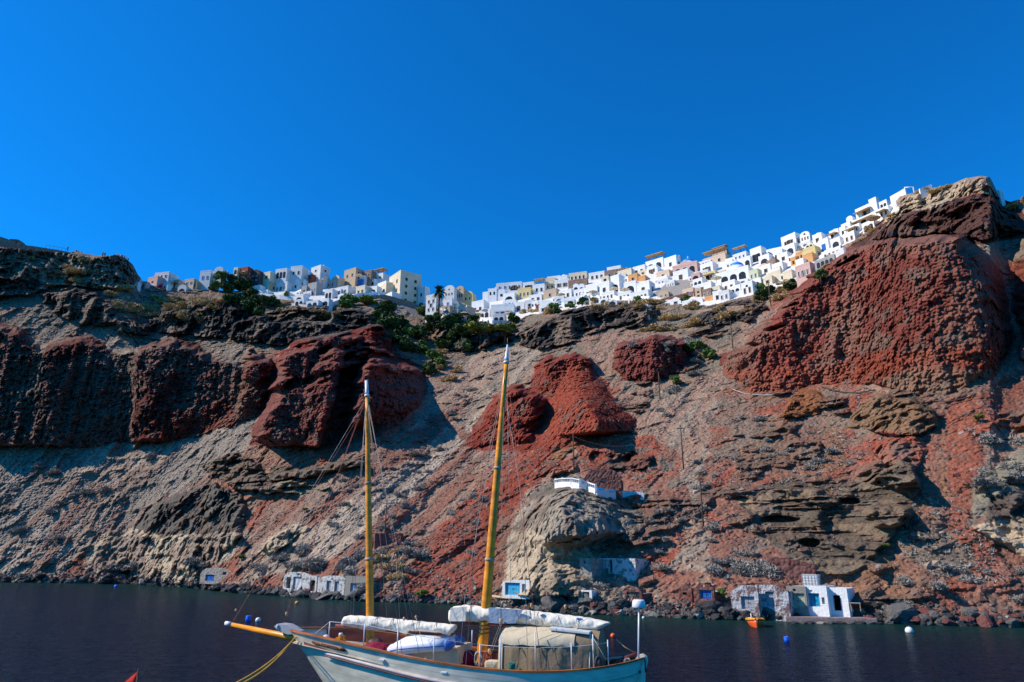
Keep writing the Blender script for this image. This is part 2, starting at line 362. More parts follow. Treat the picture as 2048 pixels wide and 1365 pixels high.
# ---------------------------------------------------------------- rock colours (the stone's own colour)
PAL = dict(redc=(.190,.048,.034), redp=(.225,.120,.095), redo=(.27,.070,.038), scree=(.265,.088,.062), brown=(.195,.120,.090), redbr=(.180,.080,.062),
           pink=(.285,.200,.160), grey=(.265,.225,.190), pale=(.38,.34,.29), dgrey=(.100,.092,.086), black=(.042,.042,.046), ash=(.20,.175,.145),
           cream=(.42,.36,.275), sand=(.30,.235,.17), ochre=(.33,.16,.055), strat=(.150,.122,.098), white=(.70,.68,.64), dark=(.085,.045,.040), tan=(.215,.130,.088))
col = np.zeros(UU.shape+(3,)); col[:] = PAL['pink']
def mixc(m, c, k=1.0):
    c = np.array(PAL[c] if isinstance(c, str) else c)
    m = (m*k)[..., None]; col[:] = col*(1-m)+c*m
def zone(poly, c, k=1.0, soft=6, c2=None, mix=None, warp=1.0, thr=None, ws=False):
    a_, b_ = (WU, WV) if ws else (UW, VW)
    u = UU+(a_-UU)*warp+(jit-.5)*soft; v = VV+(b_-VV)*warp+(jit-.5)*soft
    m = inside(u, v, poly).astype(float)
    if thr is not None: m *= sm((mix-thr)/0.12)
    if c2 is None: mixc(m, c, k)
    else: mixc(m*(1-mix), c, k); mixc(m*mix, c2, k)
# streaks run down the fall line, which leans left in the west and is straight in the east
pat = fbm(P1/7, 4, 74); pat2 = fbm(P1/2.2, 3, 75); pat3 = fbm(P1/22, 3, 76)
S1 = sm((st1-.44)/.14); S2 = sm((st2-.45)/.12); S3 = sm((st3-.45)/.12); PT = sm((pat-.44)/.14); P3 = sm((pat3-.44)/.14)
big = [(-900,300),(2900,300),(2900,1500),(-900,1500)]
zone(big, 'pink', c2='scree', mix=S1*.75)
zone(big, 'grey', .6, mix=pat, thr=.52)
# upper slopes under the town
zone([(-900,450),(300,520),(950,600),(1100,580),(1500,560),(1480,700),(1440,760),(1300,800),(1200,760),(1000,720),(850,740),(780,650),(560,700),(500,700),(250,690),(60,660),(-900,620)], 'ash', c2='pink', mix=PT*.8)
zone([(60,590),(250,660),(500,700),(560,690),(500,760),(470,760),(400,690),(250,730),(150,665),(60,740),(60,650)], 'grey', c2='ash', mix=PT)
# pale chutes
zone([(985,690),(1100,700),(1060,740),(1000,790),(930,880),(860,960),(760,1060),(640,1130),(470,1160),(560,1060),(700,950),(840,830),(900,760)], 'grey', c2='pale', mix=S2*.8)
zone([(985,690),(1050,700),(960,800),(850,890),(700,1040),(720,960),(850,830),(910,750)], 'pink', .8, mix=st2, thr=.5)
zone([(-900,890),(120,880),(300,888),(400,868),(520,832),(505,880),(450,930),(330,1000),(200,1080),(100,1165),(-900,1180)], (.25,.225,.20), c2='pale', mix=S1)
zone([(-900,890),(300,888),(420,930),(200,1080),(-900,1180)], 'brown', .6, mix=st1, thr=.53)
zone([(-900,890),(300,888),(420,930),(100,1165),(-900,1180)], 'redbr', .6, mix=st2, thr=.57)
zone([(-60,1010),(60,930),(230,900),(330,905),(200,960),(60,1060)], 'brown', .5, mix=pat, thr=.5)
zone([(505,870),(520,900),(420,950),(300,1010),(200,1075),(120,1165),(270,1165),(190,1080),(250,1040),(330,1000),(420,960),(500,905)], 'scree', .85, c2='redbr', mix=S2)
# red screes
zone([(500,885),(700,880),(850,850),(940,790),(900,850),(850,900),(760,950),(640,1050),(480,1160),(330,1175),(480,1060),(540,985),(500,930)], 'scree', c2='redp', mix=S1)
zone([(500,885),(700,880),(850,850),(900,850),(760,950),(640,1050),(480,1160),(540,985)], 'pink', .7, mix=pat, thr=.5)
zone([(560,960),(700,960),(760,950),(640,1060),(480,1140),(540,1000)], 'grey', .6, mix=st2, thr=.48)
zone([(850,830),(930,880),(900,930),(800,1010),(700,1080),(640,1160),(800,1190),(880,1060),(980,940),(1000,890)], 'pink', .9, c2='redp', mix=S2)
zone([(1115,885),(1145,930),(1060,985),(1022,1040),(1005,1100),(1000,1215),(790,1205),(835,1120),(880,1050),(930,1000),(1000,930),(1040,880)], 'scree', c2='redc', mix=S2*.8)
zone([(1115,890),(1110,940),(1030,1010),(985,1060),(930,1080),(980,990),(1050,930)], (.235,.064,.042), .8)
zone([(1000,1010),(1020,1060),(1005,1200),(975,1200),(985,1120)], 'brown', .7)
zone([(1110,900),(1150,868),(1215,862),(1200,880),(1150,905),(1120,925)], 'ochre', .95, soft=3)
# middle right
zone([(1160,880),(1340,870),(1400,900),(1420,1000),(1400,1220),(1200,1220),(1290,1080),(1290,1000),(1180,945)], 'redp', c2='scree', mix=PT)
zone([(1160,880),(1340,870),(1420,1000),(1400,1220),(1200,1220),(1290,1000)], 'ash', .8, mix=pat2, thr=.52)
zone([(1330,790),(1440,760),(1460,830),(1410,900),(1400,1010),(1440,1130),(1330,1150),(1380,1000),(1340,900),(1290,830)], 'pink', .95, c2='grey', mix=S2)
zone([(1440,765),(1640,770),(1900,790),(2048,740),(2600,800),(2600,1300),(1450,1260),(1420,1100),(1410,950),(1420,860)], 'redp', c2='scree', mix=PT)
zone([(1440,765),(1640,770),(1900,790),(2048,740),(2600,800),(2600,1300),(1450,1260),(1420,1100),(1410,950),(1420,860)], 'ash', .75, mix=fbm(P1/5, 4, 79), thr=.53)
zone([(1440,765),(1640,770),(1900,790),(2048,740),(2600,800),(2600,1300),(1450,1260),(1420,1100),(1410,950),(1420,860)], 'tan', .7, mix=fbm(P1/12, 4, 80), thr=.50)
zone([(1500,860),(1680,850),(1700,930),(1560,960),(1470,960)], 'tan', .7, mix=pat, thr=.48)
zone([(1880,790),(1960,780),(1950,880),(1930,1000),(1960,1100),(1880,1170),(1800,1140),(1840,1060),(1850,960),(1870,880)], 'tan', .9, c2='redp', mix=S2)
zone([(1900,800),(2000,790),(1960,900),(1950,1010),(2000,1120),(1900,1230),(1800,1230),(1890,1120),(1910,1000),(1890,900)], 'scree', .75, soft=14)
zone([(1780,1080),(1900,1060),(1960,1120),(1900,1200),(1780,1200),(1740,1140)], 'ash', .8, mix=pat, thr=.42)
zone([(1960,880),(2048,800),(2600,800),(2600,900),(2048,960),(1960,1000)], 'ash', .8, c2='pink', mix=PT)
zone([(1960,780),(2048,740),(2600,800),(2600,870),(1990,860)], 'redbr', .8)
# the bluffs
CR = dict(warp=.35, soft=2, ws=True)
zone([(-900,600),(0,640),(45,660),(70,700),(72,720),(100,680),(150,664),(190,672),(225,700),(250,712),(290,690),(350,676),(400,690),(440,720),(470,740),(500,720),(545,735),(540,800),(520,832),(468,852),(300,888),(-900,892)], (.12,.046,.040), c2=(.15,.085,.075), mix=P3*.8, **CR)
zone([(60,700),(85,700),(68,790),(40,830),(25,810),(50,760)], 'ash', .6)
zone([(235,700),(262,720),(258,800),(240,790),(232,740)], 'ash', .5)
zone([(295,845),(380,820),(460,800),(470,850),(380,880),(300,888)], 'redc', .7, **CR)
zone([(468,850),(485,735),(500,700),(530,700),(548,730),(545,790),(520,832)], (.15,.05,.045), c2='brown', mix=PT*.6, **CR)
zone([(495,890),(530,800),(545,740),(555,710),(590,680),(640,668),(700,660),(740,648),(770,650),(800,712),(845,735),(856,770),(840,815),(760,870),(690,892),(640,893),(560,896)], (.155,.036,.032), c2=(.17,.062,.055), mix=P3, **CR)
zone([(925,893),(960,830),(990,790),(1020,772),(1060,775),(1070,730),(1100,710),(1150,705),(1180,722),(1225,790),(1275,840),(1280,868),(1180,872),(1100,908)], (.20,.046,.036), c2='redc', mix=PT, **CR)
zone([(1075,905),(1085,820),(1110,775),(1140,735),(1160,722),(1178,728),(1190,870),(1140,895)], (.25,.064,.042), .9, **CR)
zone([(1225,720),(1232,690),(1270,685),(1310,668),(1345,672),(1385,690),(1392,720),(1370,745),(1310,768),(1240,758)], (.165,.055,.050), **CR)
BIGP = [(1440,705),(1480,690),(1500,665),(1545,645),(1560,605),(1600,565),(1640,530),(1672,505),(1720,487),(1800,480),(1870,472),(1930,473),(1960,495),(1990,520),(2022,600),(2022,700),(1995,750),(1960,768),(1900,792),(1840,790),(1780,775),(1740,764),(1640,768),(1590,780),(1540,787),(1490,778),(1445,760)]
zone(BIGP, (.165,.052,.042), c2=(.20,.095,.078), mix=P3*.9, **CR)
zone([(1545,645),(1640,540),(1760,490),(1760,560),(1700,600),(1640,700),(1600,760),(1500,740)], (.215,.045,.036), .6, mix=pat3, thr=.40, warp=.6)
zone([(1640,560),(1900,520),(1980,640),(1960,700),(1700,700),(1620,640)], (.215,.115,.09), .6, mix=pat, thr=.45, warp=.6)
zone([(1440,745),(1540,740),(1640,742),(1750,712),(1850,700),(1990,690),(1990,735),(1850,735),(1760,748),(1680,768),(1600,780),(1540,790),(1460,770)], 'redo', .5, warp=.8, soft=14)
zone([(1760,752),(1850,740),(1990,738),(1960,770),(1900,794),(1840,792),(1780,780)], 'tan', .8, **CR)
zone([(2010,470),(2600,480),(2600,720),(2048,700),(2025,620)], (.18,.062,.048), **CR)
zone([(1960,480),(2048,440),(2600,470),(2600,560),(2048,520),(2000,520)], 'ash', .9, soft=10)
zone([(1690,498),(1760,450),(1800,425),(1860,405),(1930,395),(1990,385),(2010,400),(2048,430),(2048,480),(1960,490),(1870,472),(1750,482)], 'black', c2='dark', mix=P3, warp=.5, soft=3)
zone([(1770,425),(1800,388),(1870,370),(1930,350),(1985,345),(2003,398),(1950,385),(1890,405),(1860,420),(1810,425),(1770,450)], 'cream', .9, c2='grey', mix=PT*.5, warp=.4, soft=3)
zone([(2000,500),(2030,560),(2048,700),(1990,760),(2040,600)], 'redbr', .5)
# castle rock, lava
zone([(-900,470),(0,500),(120,505),(240,505),(276,552),(250,585),(150,575),(60,560),(0,600),(-900,640)], (.215,.185,.15), c2='ash', mix=PT, warp=.5)
zone([(75,540),(130,525),(210,530),(240,580),(140,580),(80,570)], (.30,.26,.20), .8, warp=.6)
zone([(-900,540),(0,540),(70,560),(80,580),(0,600),(-900,600)], 'black', .7)
for q in ([(80,590),(140,582),(200,590),(225,610),(250,640),(330,650),(300,668),(200,655),(130,640),(95,615)],
          [(330,620),(380,600),(470,590),(520,620),(560,640),(700,640),(690,668),(560,690),(470,680),(400,672),(320,668),(270,650)],
          [(530,625),(600,610),(690,615),(790,620),(760,650),(660,665),(600,672),(530,665)],
          [(860,600),(960,640),(1040,650),(1000,690),(930,706),(870,690),(845,640)],
          [(1030,665),(1090,640),(1180,606),(1280,600),(1320,625),(1290,650),(1200,655),(1130,690),(1080,700),(1040,690)],
          [(1390,625),(1440,610),(1500,603),(1540,615),(1500,640),(1420,655),(1385,648)]):
    zone(q, 'black', .92, c2='ash', mix=PT*.45, warp=.7, soft=5)
# lower rocks
zone([(1475,1000),(1520,975),(1570,960),(1640,970),(1700,960),(1760,932),(1800,912),(1830,928),(1846,985),(1835,1035),(1790,1075),(1750,1110),(1740,1135),(1700,1155),(1590,1125),(1530,1070)], (.105,.088,.072), c2=(.17,.135,.10), mix=sm((lay-.45)/.12), **CR)
zone([(1475,1000),(1530,975),(1560,1010),(1530,1040)], 'sand', .6, warp=.5)
zone([(1555,836),(1575,800),(1600,775),(1640,780),(1658,800),(1640,830)], (.22,.095,.045), .9, **CR)
zone([(1685,855),(1720,808),(1760,782),(1830,792),(1872,818),(1884,852),(1840,870)], (.19,.125,.08), .95, **CR)
zone([(1940,1060),(1955,980),(1990,930),(2040,900),(2600,880),(2600,1000),(2048,1000),(1990,1010)], (.20,.20,.17), .9, warp=.6)
zone([(1985,1000),(2048,985),(2600,985),(2600,1060),(2048,1040),(1970,1050)], 'dgrey', .9, warp=.6)
zone([(1945,1050),(1990,1045),(2048,1040),(2600,1050),(2600,1210),(2048,1115),(1990,1090)], 'cream', .95, c2='grey', mix=PT*.6, **CR)
zone([(1003,1195),(1015,1130),(1014,1080),(1030,1035),(1065,990),(1105,960),(1140,953),(1180,962),(1235,982),(1292,1040),(1285,1068),(1200,1095),(1180,1120),(1240,1150),(1250,1200),(1100,1205)], (.27,.25,.215), c2=(.14,.13,.115), mix=PT, **CR)
zone([(1003,1195),(1013,1130),(1014,1075),(1060,1060),(1100,1095),(1170,1100),(1200,1130),(1250,1150),(1250,1205),(1100,1205)], 'cream', .9, c2=(.30,.25,.19), mix=PT*.7, warp=.7, soft=6)
zone([(1150,945),(1180,930),(1230,900),(1300,908),(1290,935),(1160,938)], 'dark', .6)
zone([(398,935),(430,912),(480,905),(520,925),(545,960),(560,985),(500,985),(430,960)], 'strat', .9, **CR)
zone([(540,930),(640,925),(740,915),(735,935),(640,950),(540,960)], 'strat', .95, **CR)
zone([(510,985),(560,962),(640,965),(660,975),(600,990)], (.22,.20,.155), .95, **CR)
zone([(255,1065),(300,1020),(350,985),(420,965),(480,985),(500,1030),(480,1080),(400,1100),(300,1085)], (.125,.12,.11), c2='dgrey', mix=PT, **CR)
zone([(170,1165),(175,1100),(205,1070),(260,1055),(330,1070),(400,1070),(490,1055),(510,1075),(470,1115),(420,1130),(400,1165)], 'cream', c2='grey', mix=PT*.8, **CR)
zone([(515,1105),(540,1075),(590,1045),(625,1060),(590,1090),(540,1115)], 'cream', .9, warp=.3)
mixc(CRG*(1-K['clast']), (.135,.105,.088), .75); mixc(CRG*sm((pat2-.5)/.1), (.19,.10,.075), .5)
# dry stalks and lichen between stones, shoreline
zone(big, (.135,.125,.112), .5, mix=pat2, thr=.60)
shore = sm(1-(water_v(UU)-VV)/(16+20*w2))
mixc(shore, (.075,.062,.058), .85)
wet = sm(1-(water_v(UU)-VV)/5.0); mixc(wet, (.16,.12,.06), .6)
col *= np.array([.94, .86, .77])
# plastered ground of the town
UWt = UU+w3*3; VWt = VV+w4*3
tm = inside(UWt, VWt, TOWN).astype(float); mixc(tm, 'white', .93)
for q in ([(1345,560),(1400,560),(1410,590),(1340,600),(1300,590)], [(760,560),(850,600),(880,645),(760,620)], [(640,590),(900,600),(860,640)]):
    mixc(inside(UWt, VWt, q).astype(float), 'ash', .8)
# speckle
spk = (RNG.random(UU.shape)-.5)
var = 1+spk*.35+(v2_-.5)*.35*(1-tm)
col = np.clip(col*(1+(var-1)*(1-.9*tm))[..., None], .01, .9)
# pale loose stones on the screes
lt = (v1_ > .93) & (c1 < .22) & (tm < .5) & (rock < .5)
col[lt] = col[lt]*.4+np.array([.36, .33, .30])*.6
# ---------------------------------------------------------------- assemble the ground sheet
XY = place(UU, VV, Rr)
rows = []; cols_ = []
f0 = XY[0]; hb = np.stack([A[0], B[0]], -1)
for k in range(nb, 0, -1):                    # sea bed running out under the water
    p = f0.copy(); d = (k/nb)**1.6*26
    p[:, :2] -= hb*d; p[:, 2] = -0.35*d*0.35-0.25; rows.append(p); cols_.append(np.tile(np.array([.06,.055,.045]), (NU, 1)))
f0b = XY[0].copy(); f0b[:, 2] = -0.25; XY[0] = f0b
for i in range(nm): rows.append(XY[i]); cols_.append(col[i])
tp = XY[-1]
for k in range(1, nk+1):                      # the plateau behind the rim
    d = (k/nk)**1.5*420; p = tp.copy(); p[:, :2] += hb*d
    p[:, 2] = tp[:, 2]-d*0.10-1.2*(1-math.exp(-d/4))+(fbm(p/20, 3, 90)-.5)*2.5*min(1, d/30); rows.append(p); cols_.append(np.tile(np.array([.17,.14,.11]), (NU, 1)))
G = np.array(rows); GC = np.array(cols_); NR = G.shape[0]
idx = np.arange(NR*NU).reshape(NR, NU)
quads = np.stack([idx[:-1, :-1], idx[:-1, 1:], idx[1:, 1:], idx[1:, :-1]], -1).reshape(-1, 4)
def node_mat(name, rough=0.9):
    m = bpy.data.materials.new(name); m.use_nodes = True; n = m.node_tree.nodes; l = m.node_tree.links
    b = n['Principled BSDF']; b.inputs['Roughness'].default_value = rough; b.inputs['Specular IOR Level'].default_value = 0.2
    return m, n, l, b
def ground_mat():
    m, n, l, b = node_mat('rock', .95)
    b.inputs['Specular IOR Level'].default_value = 0.05
    at = n.new('ShaderNodeAttribute'); at.attribute_name = 'stone'
    tc = n.new('ShaderNodeTexCoord')
    no = n.new('ShaderNodeTexNoise'); no.inputs['Scale'].default_value = 1.7; no.inputs['Detail'].default_value = 8; no.inputs['Roughness'].default_value = .75
    l.new(tc.outputs['Object'], no.inputs['Vector'])
    mr = n.new('ShaderNodeMapRange'); mr.inputs[1].default_value = .3; mr.inputs[2].default_value = .7; mr.inputs[3].default_value = .66; mr.inputs[4].default_value = 1.34
    l.new(no.outputs[0], mr.inputs[0])
    mx = n.new('ShaderNodeMix'); mx.data_type = 'RGBA'; mx.blend_type = 'MULTIPLY'; mx.inputs[0].default_value = 1
    l.new(at.outputs['Color'], mx.inputs[6]); l.new(mr.outputs[0], mx.inputs[7]); l.new(mx.outputs[2], b.inputs['Base Color'])
    vo = n.new('ShaderNodeTexVoronoi'); vo.inputs['Scale'].default_value = 2.6; l.new(tc.outputs['Object'], vo.inputs['Vector'])
    bp = n.new('ShaderNodeBump'); bp.inputs['Strength'].default_value = .55; bp.inputs['Distance'].default_value = .25; bp.invert = True
    l.new(vo.outputs[0], bp.inputs['Height']); l.new(bp.outputs[0], b.inputs['Normal'])
    return m
me = mesh_np('hillside', G.reshape(-1, 3), quads, ground_mat())
at = me.attributes.new('stone', 'FLOAT_COLOR', 'POINT')
at.data.foreach_set('color', np.concatenate([GC.reshape(-1, 3), np.ones((NR*NU, 1))], 1).astype(np.float32).ravel())
tag(link('hillside', me), kind='structure')
# lookups on the finished ground
SL = G[nb:nb+nm]
def gidx(u, v):
    j = int(np.clip(np.searchsorted(U, u), 0, NU-1)); a, b_ = water_v(u), ridge_v(u)
    i = int(np.clip(round((v-a)/(b_-a)*(nm-1)), 0, nm-1)); return i, j
def ground(u, v):
    i, j = gidx(u, v); return Vector(SL[i, j].tolist())
def gr(u, v):
    i, j = gidx(u, v); return float(Rr[i, j])
# ---------------------------------------------------------------- sea
def water():
    xs = np.concatenate([np.linspace(-3000, -220, 10), np.linspace(-200, 130, 90), np.linspace(150, 3000, 10)])
    ys = np.concatenate([np.linspace(-1500, -20, 10), np.linspace(-10, 200, 70), np.linspace(230, 3000, 10)])
    X, Y = np.meshgrid(xs, ys); V = np.stack([X, Y, 0*X], -1).reshape(-1, 3)
    # depth below: distance from the shoreline
    us = np.linspace(-700, 2600, 200); sx = []; 
    a, b_, t = rays(us, water_v(us)); r = -H/t; S = np.stack([a*r, b_*r], -1)
    d = np.sqrt(((V[:, None, :2]-S[None])**2).sum(-1)).min(1)
    s = np.exp(-np.maximum(d-1, 0)/9.0)
    deep = np.array([.0020, .014, .045]); shal = np.array([.016, .075, .06])
    c = deep+(shal-deep)*s[:, None]
    n, m_ = len(ys), len(xs); ix = np.arange(n*m_).reshape(n, m_)
    q = np.stack([ix[:-1, :-1], ix[:-1, 1:], ix[1:, 1:], ix[1:, :-1]], -1).reshape(-1, 4)
    m, nn, l, b = node_mat('sea_water', .22); b.inputs['Specular IOR Level'].default_value = .5; b.inputs['IOR'].default_value = 1.16
    at = nn.new('ShaderNodeAttribute'); at.attribute_name = 'depth_tint'; l.new(at.outputs['Color'], b.inputs['Base Color'])
    tc = nn.new('ShaderNodeTexCoord'); mp = nn.new('ShaderNodeMapping'); mp.inputs['Scale'].default_value = (1, 2.3, 1); mp.inputs['Rotation'].default_value = (0, 0, R(-12))
    l.new(tc.outputs['Object'], mp.inputs[0])
    n1 = nn.new('ShaderNodeTexNoise'); n1.inputs['Scale'].default_value = 1.2; n1.inputs['Detail'].default_value = 4; n1.inputs['Distortion'].default_value = .5
    n2 = nn.new('ShaderNodeTexNoise'); n2.inputs['Scale'].default_value = .45; n2.inputs['Detail'].default_value = 3
    l.new(mp.outputs[0], n1.inputs[0]); l.new(mp.outputs[0], n2.inputs[0])
    n3 = nn.new('ShaderNodeTexNoise'); n3.inputs['Scale'].default_value = 4.5; n3.inputs['Detail'].default_value = 3; l.new(mp.outputs[0], n3.inputs[0]); b3 = nn.new('ShaderNodeBump'); b3.inputs['Strength'].default_value = 1; b3.inputs['Distance'].default_value = .5; l.new(n3.outputs[0], b3.inputs['Height'])
    b1 = nn.new('ShaderNodeBump'); b1.inputs['Strength'].default_value = 1; b1.inputs['Distance'].default_value = 1.6
    b2 = nn.new('ShaderNodeBump'); b2.inputs['Strength'].default_value = 1; b2.inputs['Distance'].default_value = 2.4
    l.new(n1.outputs[0], b1.inputs['Height']); l.new(n2.outputs[0], b2.inputs['Height']); l.new(b2.outputs[0], b1.inputs['Normal']); l.new(b1.outputs[0], b3.inputs['Normal']); l.new(b3.outputs[0], b.inputs['Normal'])
    me = mesh_np('sea', V, q, m, True)
    a_ = me.attributes.new('depth_tint', 'FLOAT_COLOR', 'POINT'); a_.data.foreach_set('color', np.concatenate([c, np.ones((len(c), 1))], 1).astype(np.float32).ravel())
    tag(link('sea', me), kind='structure')
water()
# ================================================================ MATERIALS
def plaster(name, c, rough=.85, stain=.12, scale=1.2, bump=.06, bsc=6.0, dark=(.25,.22,.18), patch=0.0):
    m, n, l, b = node_mat(name, rough)
    tc = n.new('ShaderNodeTexCoord'); no = n.new('ShaderNodeTexNoise'); no.inputs['Scale'].default_value = scale; no.inputs['Detail'].default_value = 6; no.inputs['Roughness'].default_value = .65
    l.new(tc.outputs['Object'], no.inputs[0])
    mr = n.new('ShaderNodeMapRange'); mr.inputs[1].default_value = .5 if not patch else .53-patch/3; mr.inputs[2].default_value = .78 if not patch else .60-patch/3; l.new(no.outputs[0], mr.inputs[0])
    mu = n.new('ShaderNodeMath'); mu.operation = 'MULTIPLY'; mu.inputs[1].default_value = stain; l.new(mr.outputs[0], mu.inputs[0])
    mx = n.new('ShaderNodeMix'); mx.data_type = 'RGBA'; mx.inputs[6].default_value = (*c, 1); mx.inputs[7].default_value = (*[a*d for a, d in zip(c, dark)], 1)
    if patch: mx.inputs[7].default_value = (*dark, 1)
    l.new(mu.outputs[0], mx.inputs[0]); l.new(mx.outputs[2], b.inputs['Base Color'])
    if bump:
        n2 = n.new('ShaderNodeTexNoise'); n2.inputs['Scale'].default_value = bsc; n2.inputs['Detail'].default_value = 5; l.new(tc.outputs['Object'], n2.inputs[0])
        bp = n.new('ShaderNodeBump'); bp.inputs['Distance'].default_value = bump; bp.inputs['Strength'].default_value = 1; l.new(n2.outputs[0], bp.inputs['Height']); l.new(bp.outputs[0], b.inputs['Normal'])
    return m
def masonry(name, c, c2, scale=2.2, bump=.12):
    m, n, l, b = node_mat(name, .9); tc = n.new('ShaderNodeTexCoord')
    vo = n.new('ShaderNodeTexVoronoi'); vo.inputs['Scale'].default_value = scale; l.new(tc.outputs['Object'], vo.inputs[0])
    mx = n.new('ShaderNodeMix'); mx.data_type = 'RGBA'; mx.inputs[6].default_value = (*c, 1); mx.inputs[7].default_value = (*c2, 1)
    sp = n.new('ShaderNodeSeparateColor'); l.new(vo.outputs['Color'], sp.inputs[0]); l.new(sp.outputs[0], mx.inputs[0]); l.new(mx.outputs[2], b.inputs['Base Color'])
    bp = n.new('ShaderNodeBump'); bp.invert = True; bp.inputs['Distance'].default_value = bump; l.new(vo.outputs[0], bp.inputs['Height']); l.new(bp.outputs[0], b.inputs['Normal'])
    return m
M = {}
M['W'] = plaster('whitewash', (.80,.79,.76), stain=.22, scale=.5)
M['W2'] = plaster('aged_whitewash', (.68,.67,.65), stain=.35, scale=.7)
M['C'] = plaster('cream_plaster', (.70,.60,.43), stain=.3, scale=.5)
M['B'] = plaster('tan_plaster', (.52,.38,.25), stain=.3)
M['P'] = plaster('pink_plaster', (.62,.40,.34), stain=.25)
M['K'] = plaster('peach_plaster', (.66,.48,.34), stain=.25)
M['T'] = plaster('terracotta_plaster', (.30,.075,.045), stain=.3)
M['G'] = plaster('grey_cement', (.36,.35,.34), stain=.3)
M['Y'] = plaster('yellow_plaster', (.66,.52,.24), stain=.2)
M['O'] = plaster('ochre_plaster', (.66,.33,.13), stain=.25)
M['L'] = plaster('pale_green_plaster', (.56,.57,.38), stain=.25)
M['D'] = masonry('dark_lava_masonry', (.07,.055,.055), (.12,.07,.06))
M['S'] = masonry('red_lava_masonry', (.14,.05,.04), (.20,.10,.08), 3.0)
M['N'] = masonry('brown_stone_masonry', (.22,.13,.09), (.34,.24,.18), 2.5)
M['blue'] = plaster('blue_paint', (.02,.13,.42), stain=.2, bump=0)
M['dome'] = plaster('blue_dome_paint', (.02,.26,.72), rough=.45, stain=.12, bump=0)
M['turq'] = plaster('turquoise_paint', (.05,.40,.62), stain=.45, scale=3, bump=.01)
M['teal'] = plaster('teal_blue_paint', (.01,.27,.45), stain=.3, scale=3, bump=.01)
M['green'] = plaster('pale_green_paint', (.36,.46,.34), stain=.5, scale=3, bump=.01)
M['oldwood'] = plaster('weathered_grey_wood', (.34,.34,.36), stain=.6, scale=4, bump=.02)
M['pblue'] = plaster('faded_blue_wood', (.22,.38,.55), stain=.5, scale=4, bump=.01)
M['glass'] = plaster('window_glass', (.018,.022,.03), rough=.25, stain=0, bump=0)
M['dkwood'] = plaster('brown_timber', (.12,.06,.03), stain=.3)
M['reed'] = plaster('reed_matting', (.50,.36,.20), stain=.4, scale=6)
M['canvasP'] = plaster('parasol_canvas', (.70,.60,.44), stain=.2, bump=0)
M['black'] = plaster('opening_shade', (.010,.009,.009), stain=0, bump=0)
M['ruin'] = plaster('crumbling_plaster', (.55,.53,.50), stain=.9, scale=1.6, dark=(.19,.16,.14), bump=.15, bsc=4, patch=.06)
M['ruin2'] = plaster('peeling_lava_plaster', (.46,.45,.46), stain=.9, scale=1.4, dark=(.15,.08,.07), bump=.2, bsc=4, patch=.16)
M['quay'] = plaster('quay_concrete', (.30,.22,.20), stain=.4, scale=1.0)
M['conc'] = plaster('rough_concrete', (.25,.23,.20), stain=.4, scale=1.0)
M['GS'] = masonry('grey_stone_masonry', (.20,.18,.155), (.34,.31,.27), 3.2)
def leafm(name, c, c2):
    m, n, l, b = node_mat(name, .7); b.inputs['Specular IOR Level'].default_value = .15
    g = n.new('ShaderNodeNewGeometry'); mx = n.new('ShaderNodeMix'); mx.data_type = 'RGBA'
    mx.inputs[6].default_value = (*c, 1); mx.inputs[7].default_value = (*c2, 1); l.new(g.outputs['Random Per Island'], mx.inputs[0]); l.new(mx.outputs[2], b.inputs['Base Color'])
    return m
M['leafD'] = leafm('dark_leaves', (.022,.050,.015), (.075,.125,.03))
M['leafG'] = leafm('green_leaves', (.07,.14,.03), (.17,.25,.06))
M['leafY'] = leafm('yellow_green_leaves', (.13,.17,.03), (.24,.27,.06))
M['dryG'] = leafm('dry_gold_twigs', (.36,.25,.10), (.62,.44,.21))
M['dryA'] = leafm('dry_grey_twigs', (.22,.20,.17), (.37,.335,.29))
M['bark'] = plaster('bark', (.09,.065,.045), stain=.4)
M['mag'] = leafm('magenta_bracts', (.30,.015,.10), (.40,.03,.14))
# ================================================================ PLANTS
def leaf_cloud(name, mat, n, size, rad, squash=.8, seed=0, clumps=9, hemi=False, blade=False):
    g = np.random.default_rng(seed)
    cd = g.normal(size=(clumps, 3)); cd /= np.linalg.norm(cd, axis=1)[:, None]
    cc = cd*rad*g.uniform(.25, .8, (clumps, 1)); cr = rad*g.uniform(.24, .5, clumps)
    k = g.integers(0, clumps, n); d = g.normal(size=(n, 3)); d /= np.linalg.norm(d, axis=1)[:, None]
    p = cc[k]+d*cr[k][:, None]*g.uniform(.55, 1.05, (n, 1)); p[:, 2] *= squash
    if hemi: p[:, 2] = np.abs(p[:, 2])
    nrm = d+g.normal(size=(n, 3))*.6; nrm /= np.linalg.norm(nrm, axis=1)[:, None]
    t = np.cross(nrm, g.normal(size=(n, 3))); t /= np.linalg.norm(t, axis=1)[:, None]; s = np.cross(nrm, t)
    if blade: t = d+g.normal(size=(n, 3))*.45; t /= np.linalg.norm(t, axis=1)[:, None]; s = np.cross(t, g.normal(size=(n, 3))); s /= np.linalg.norm(s, axis=1)[:, None]
    sz = size*g.uniform(.6, 1.3, (n, 1)); wd = .5 if not blade else .22
    V = np.stack([p-t*sz, p+s*sz*wd, p+t*sz, p-s*sz*wd], 1).reshape(-1, 3)
    return mesh_np(name, V, np.arange(n*4).reshape(-1, 4), mat)
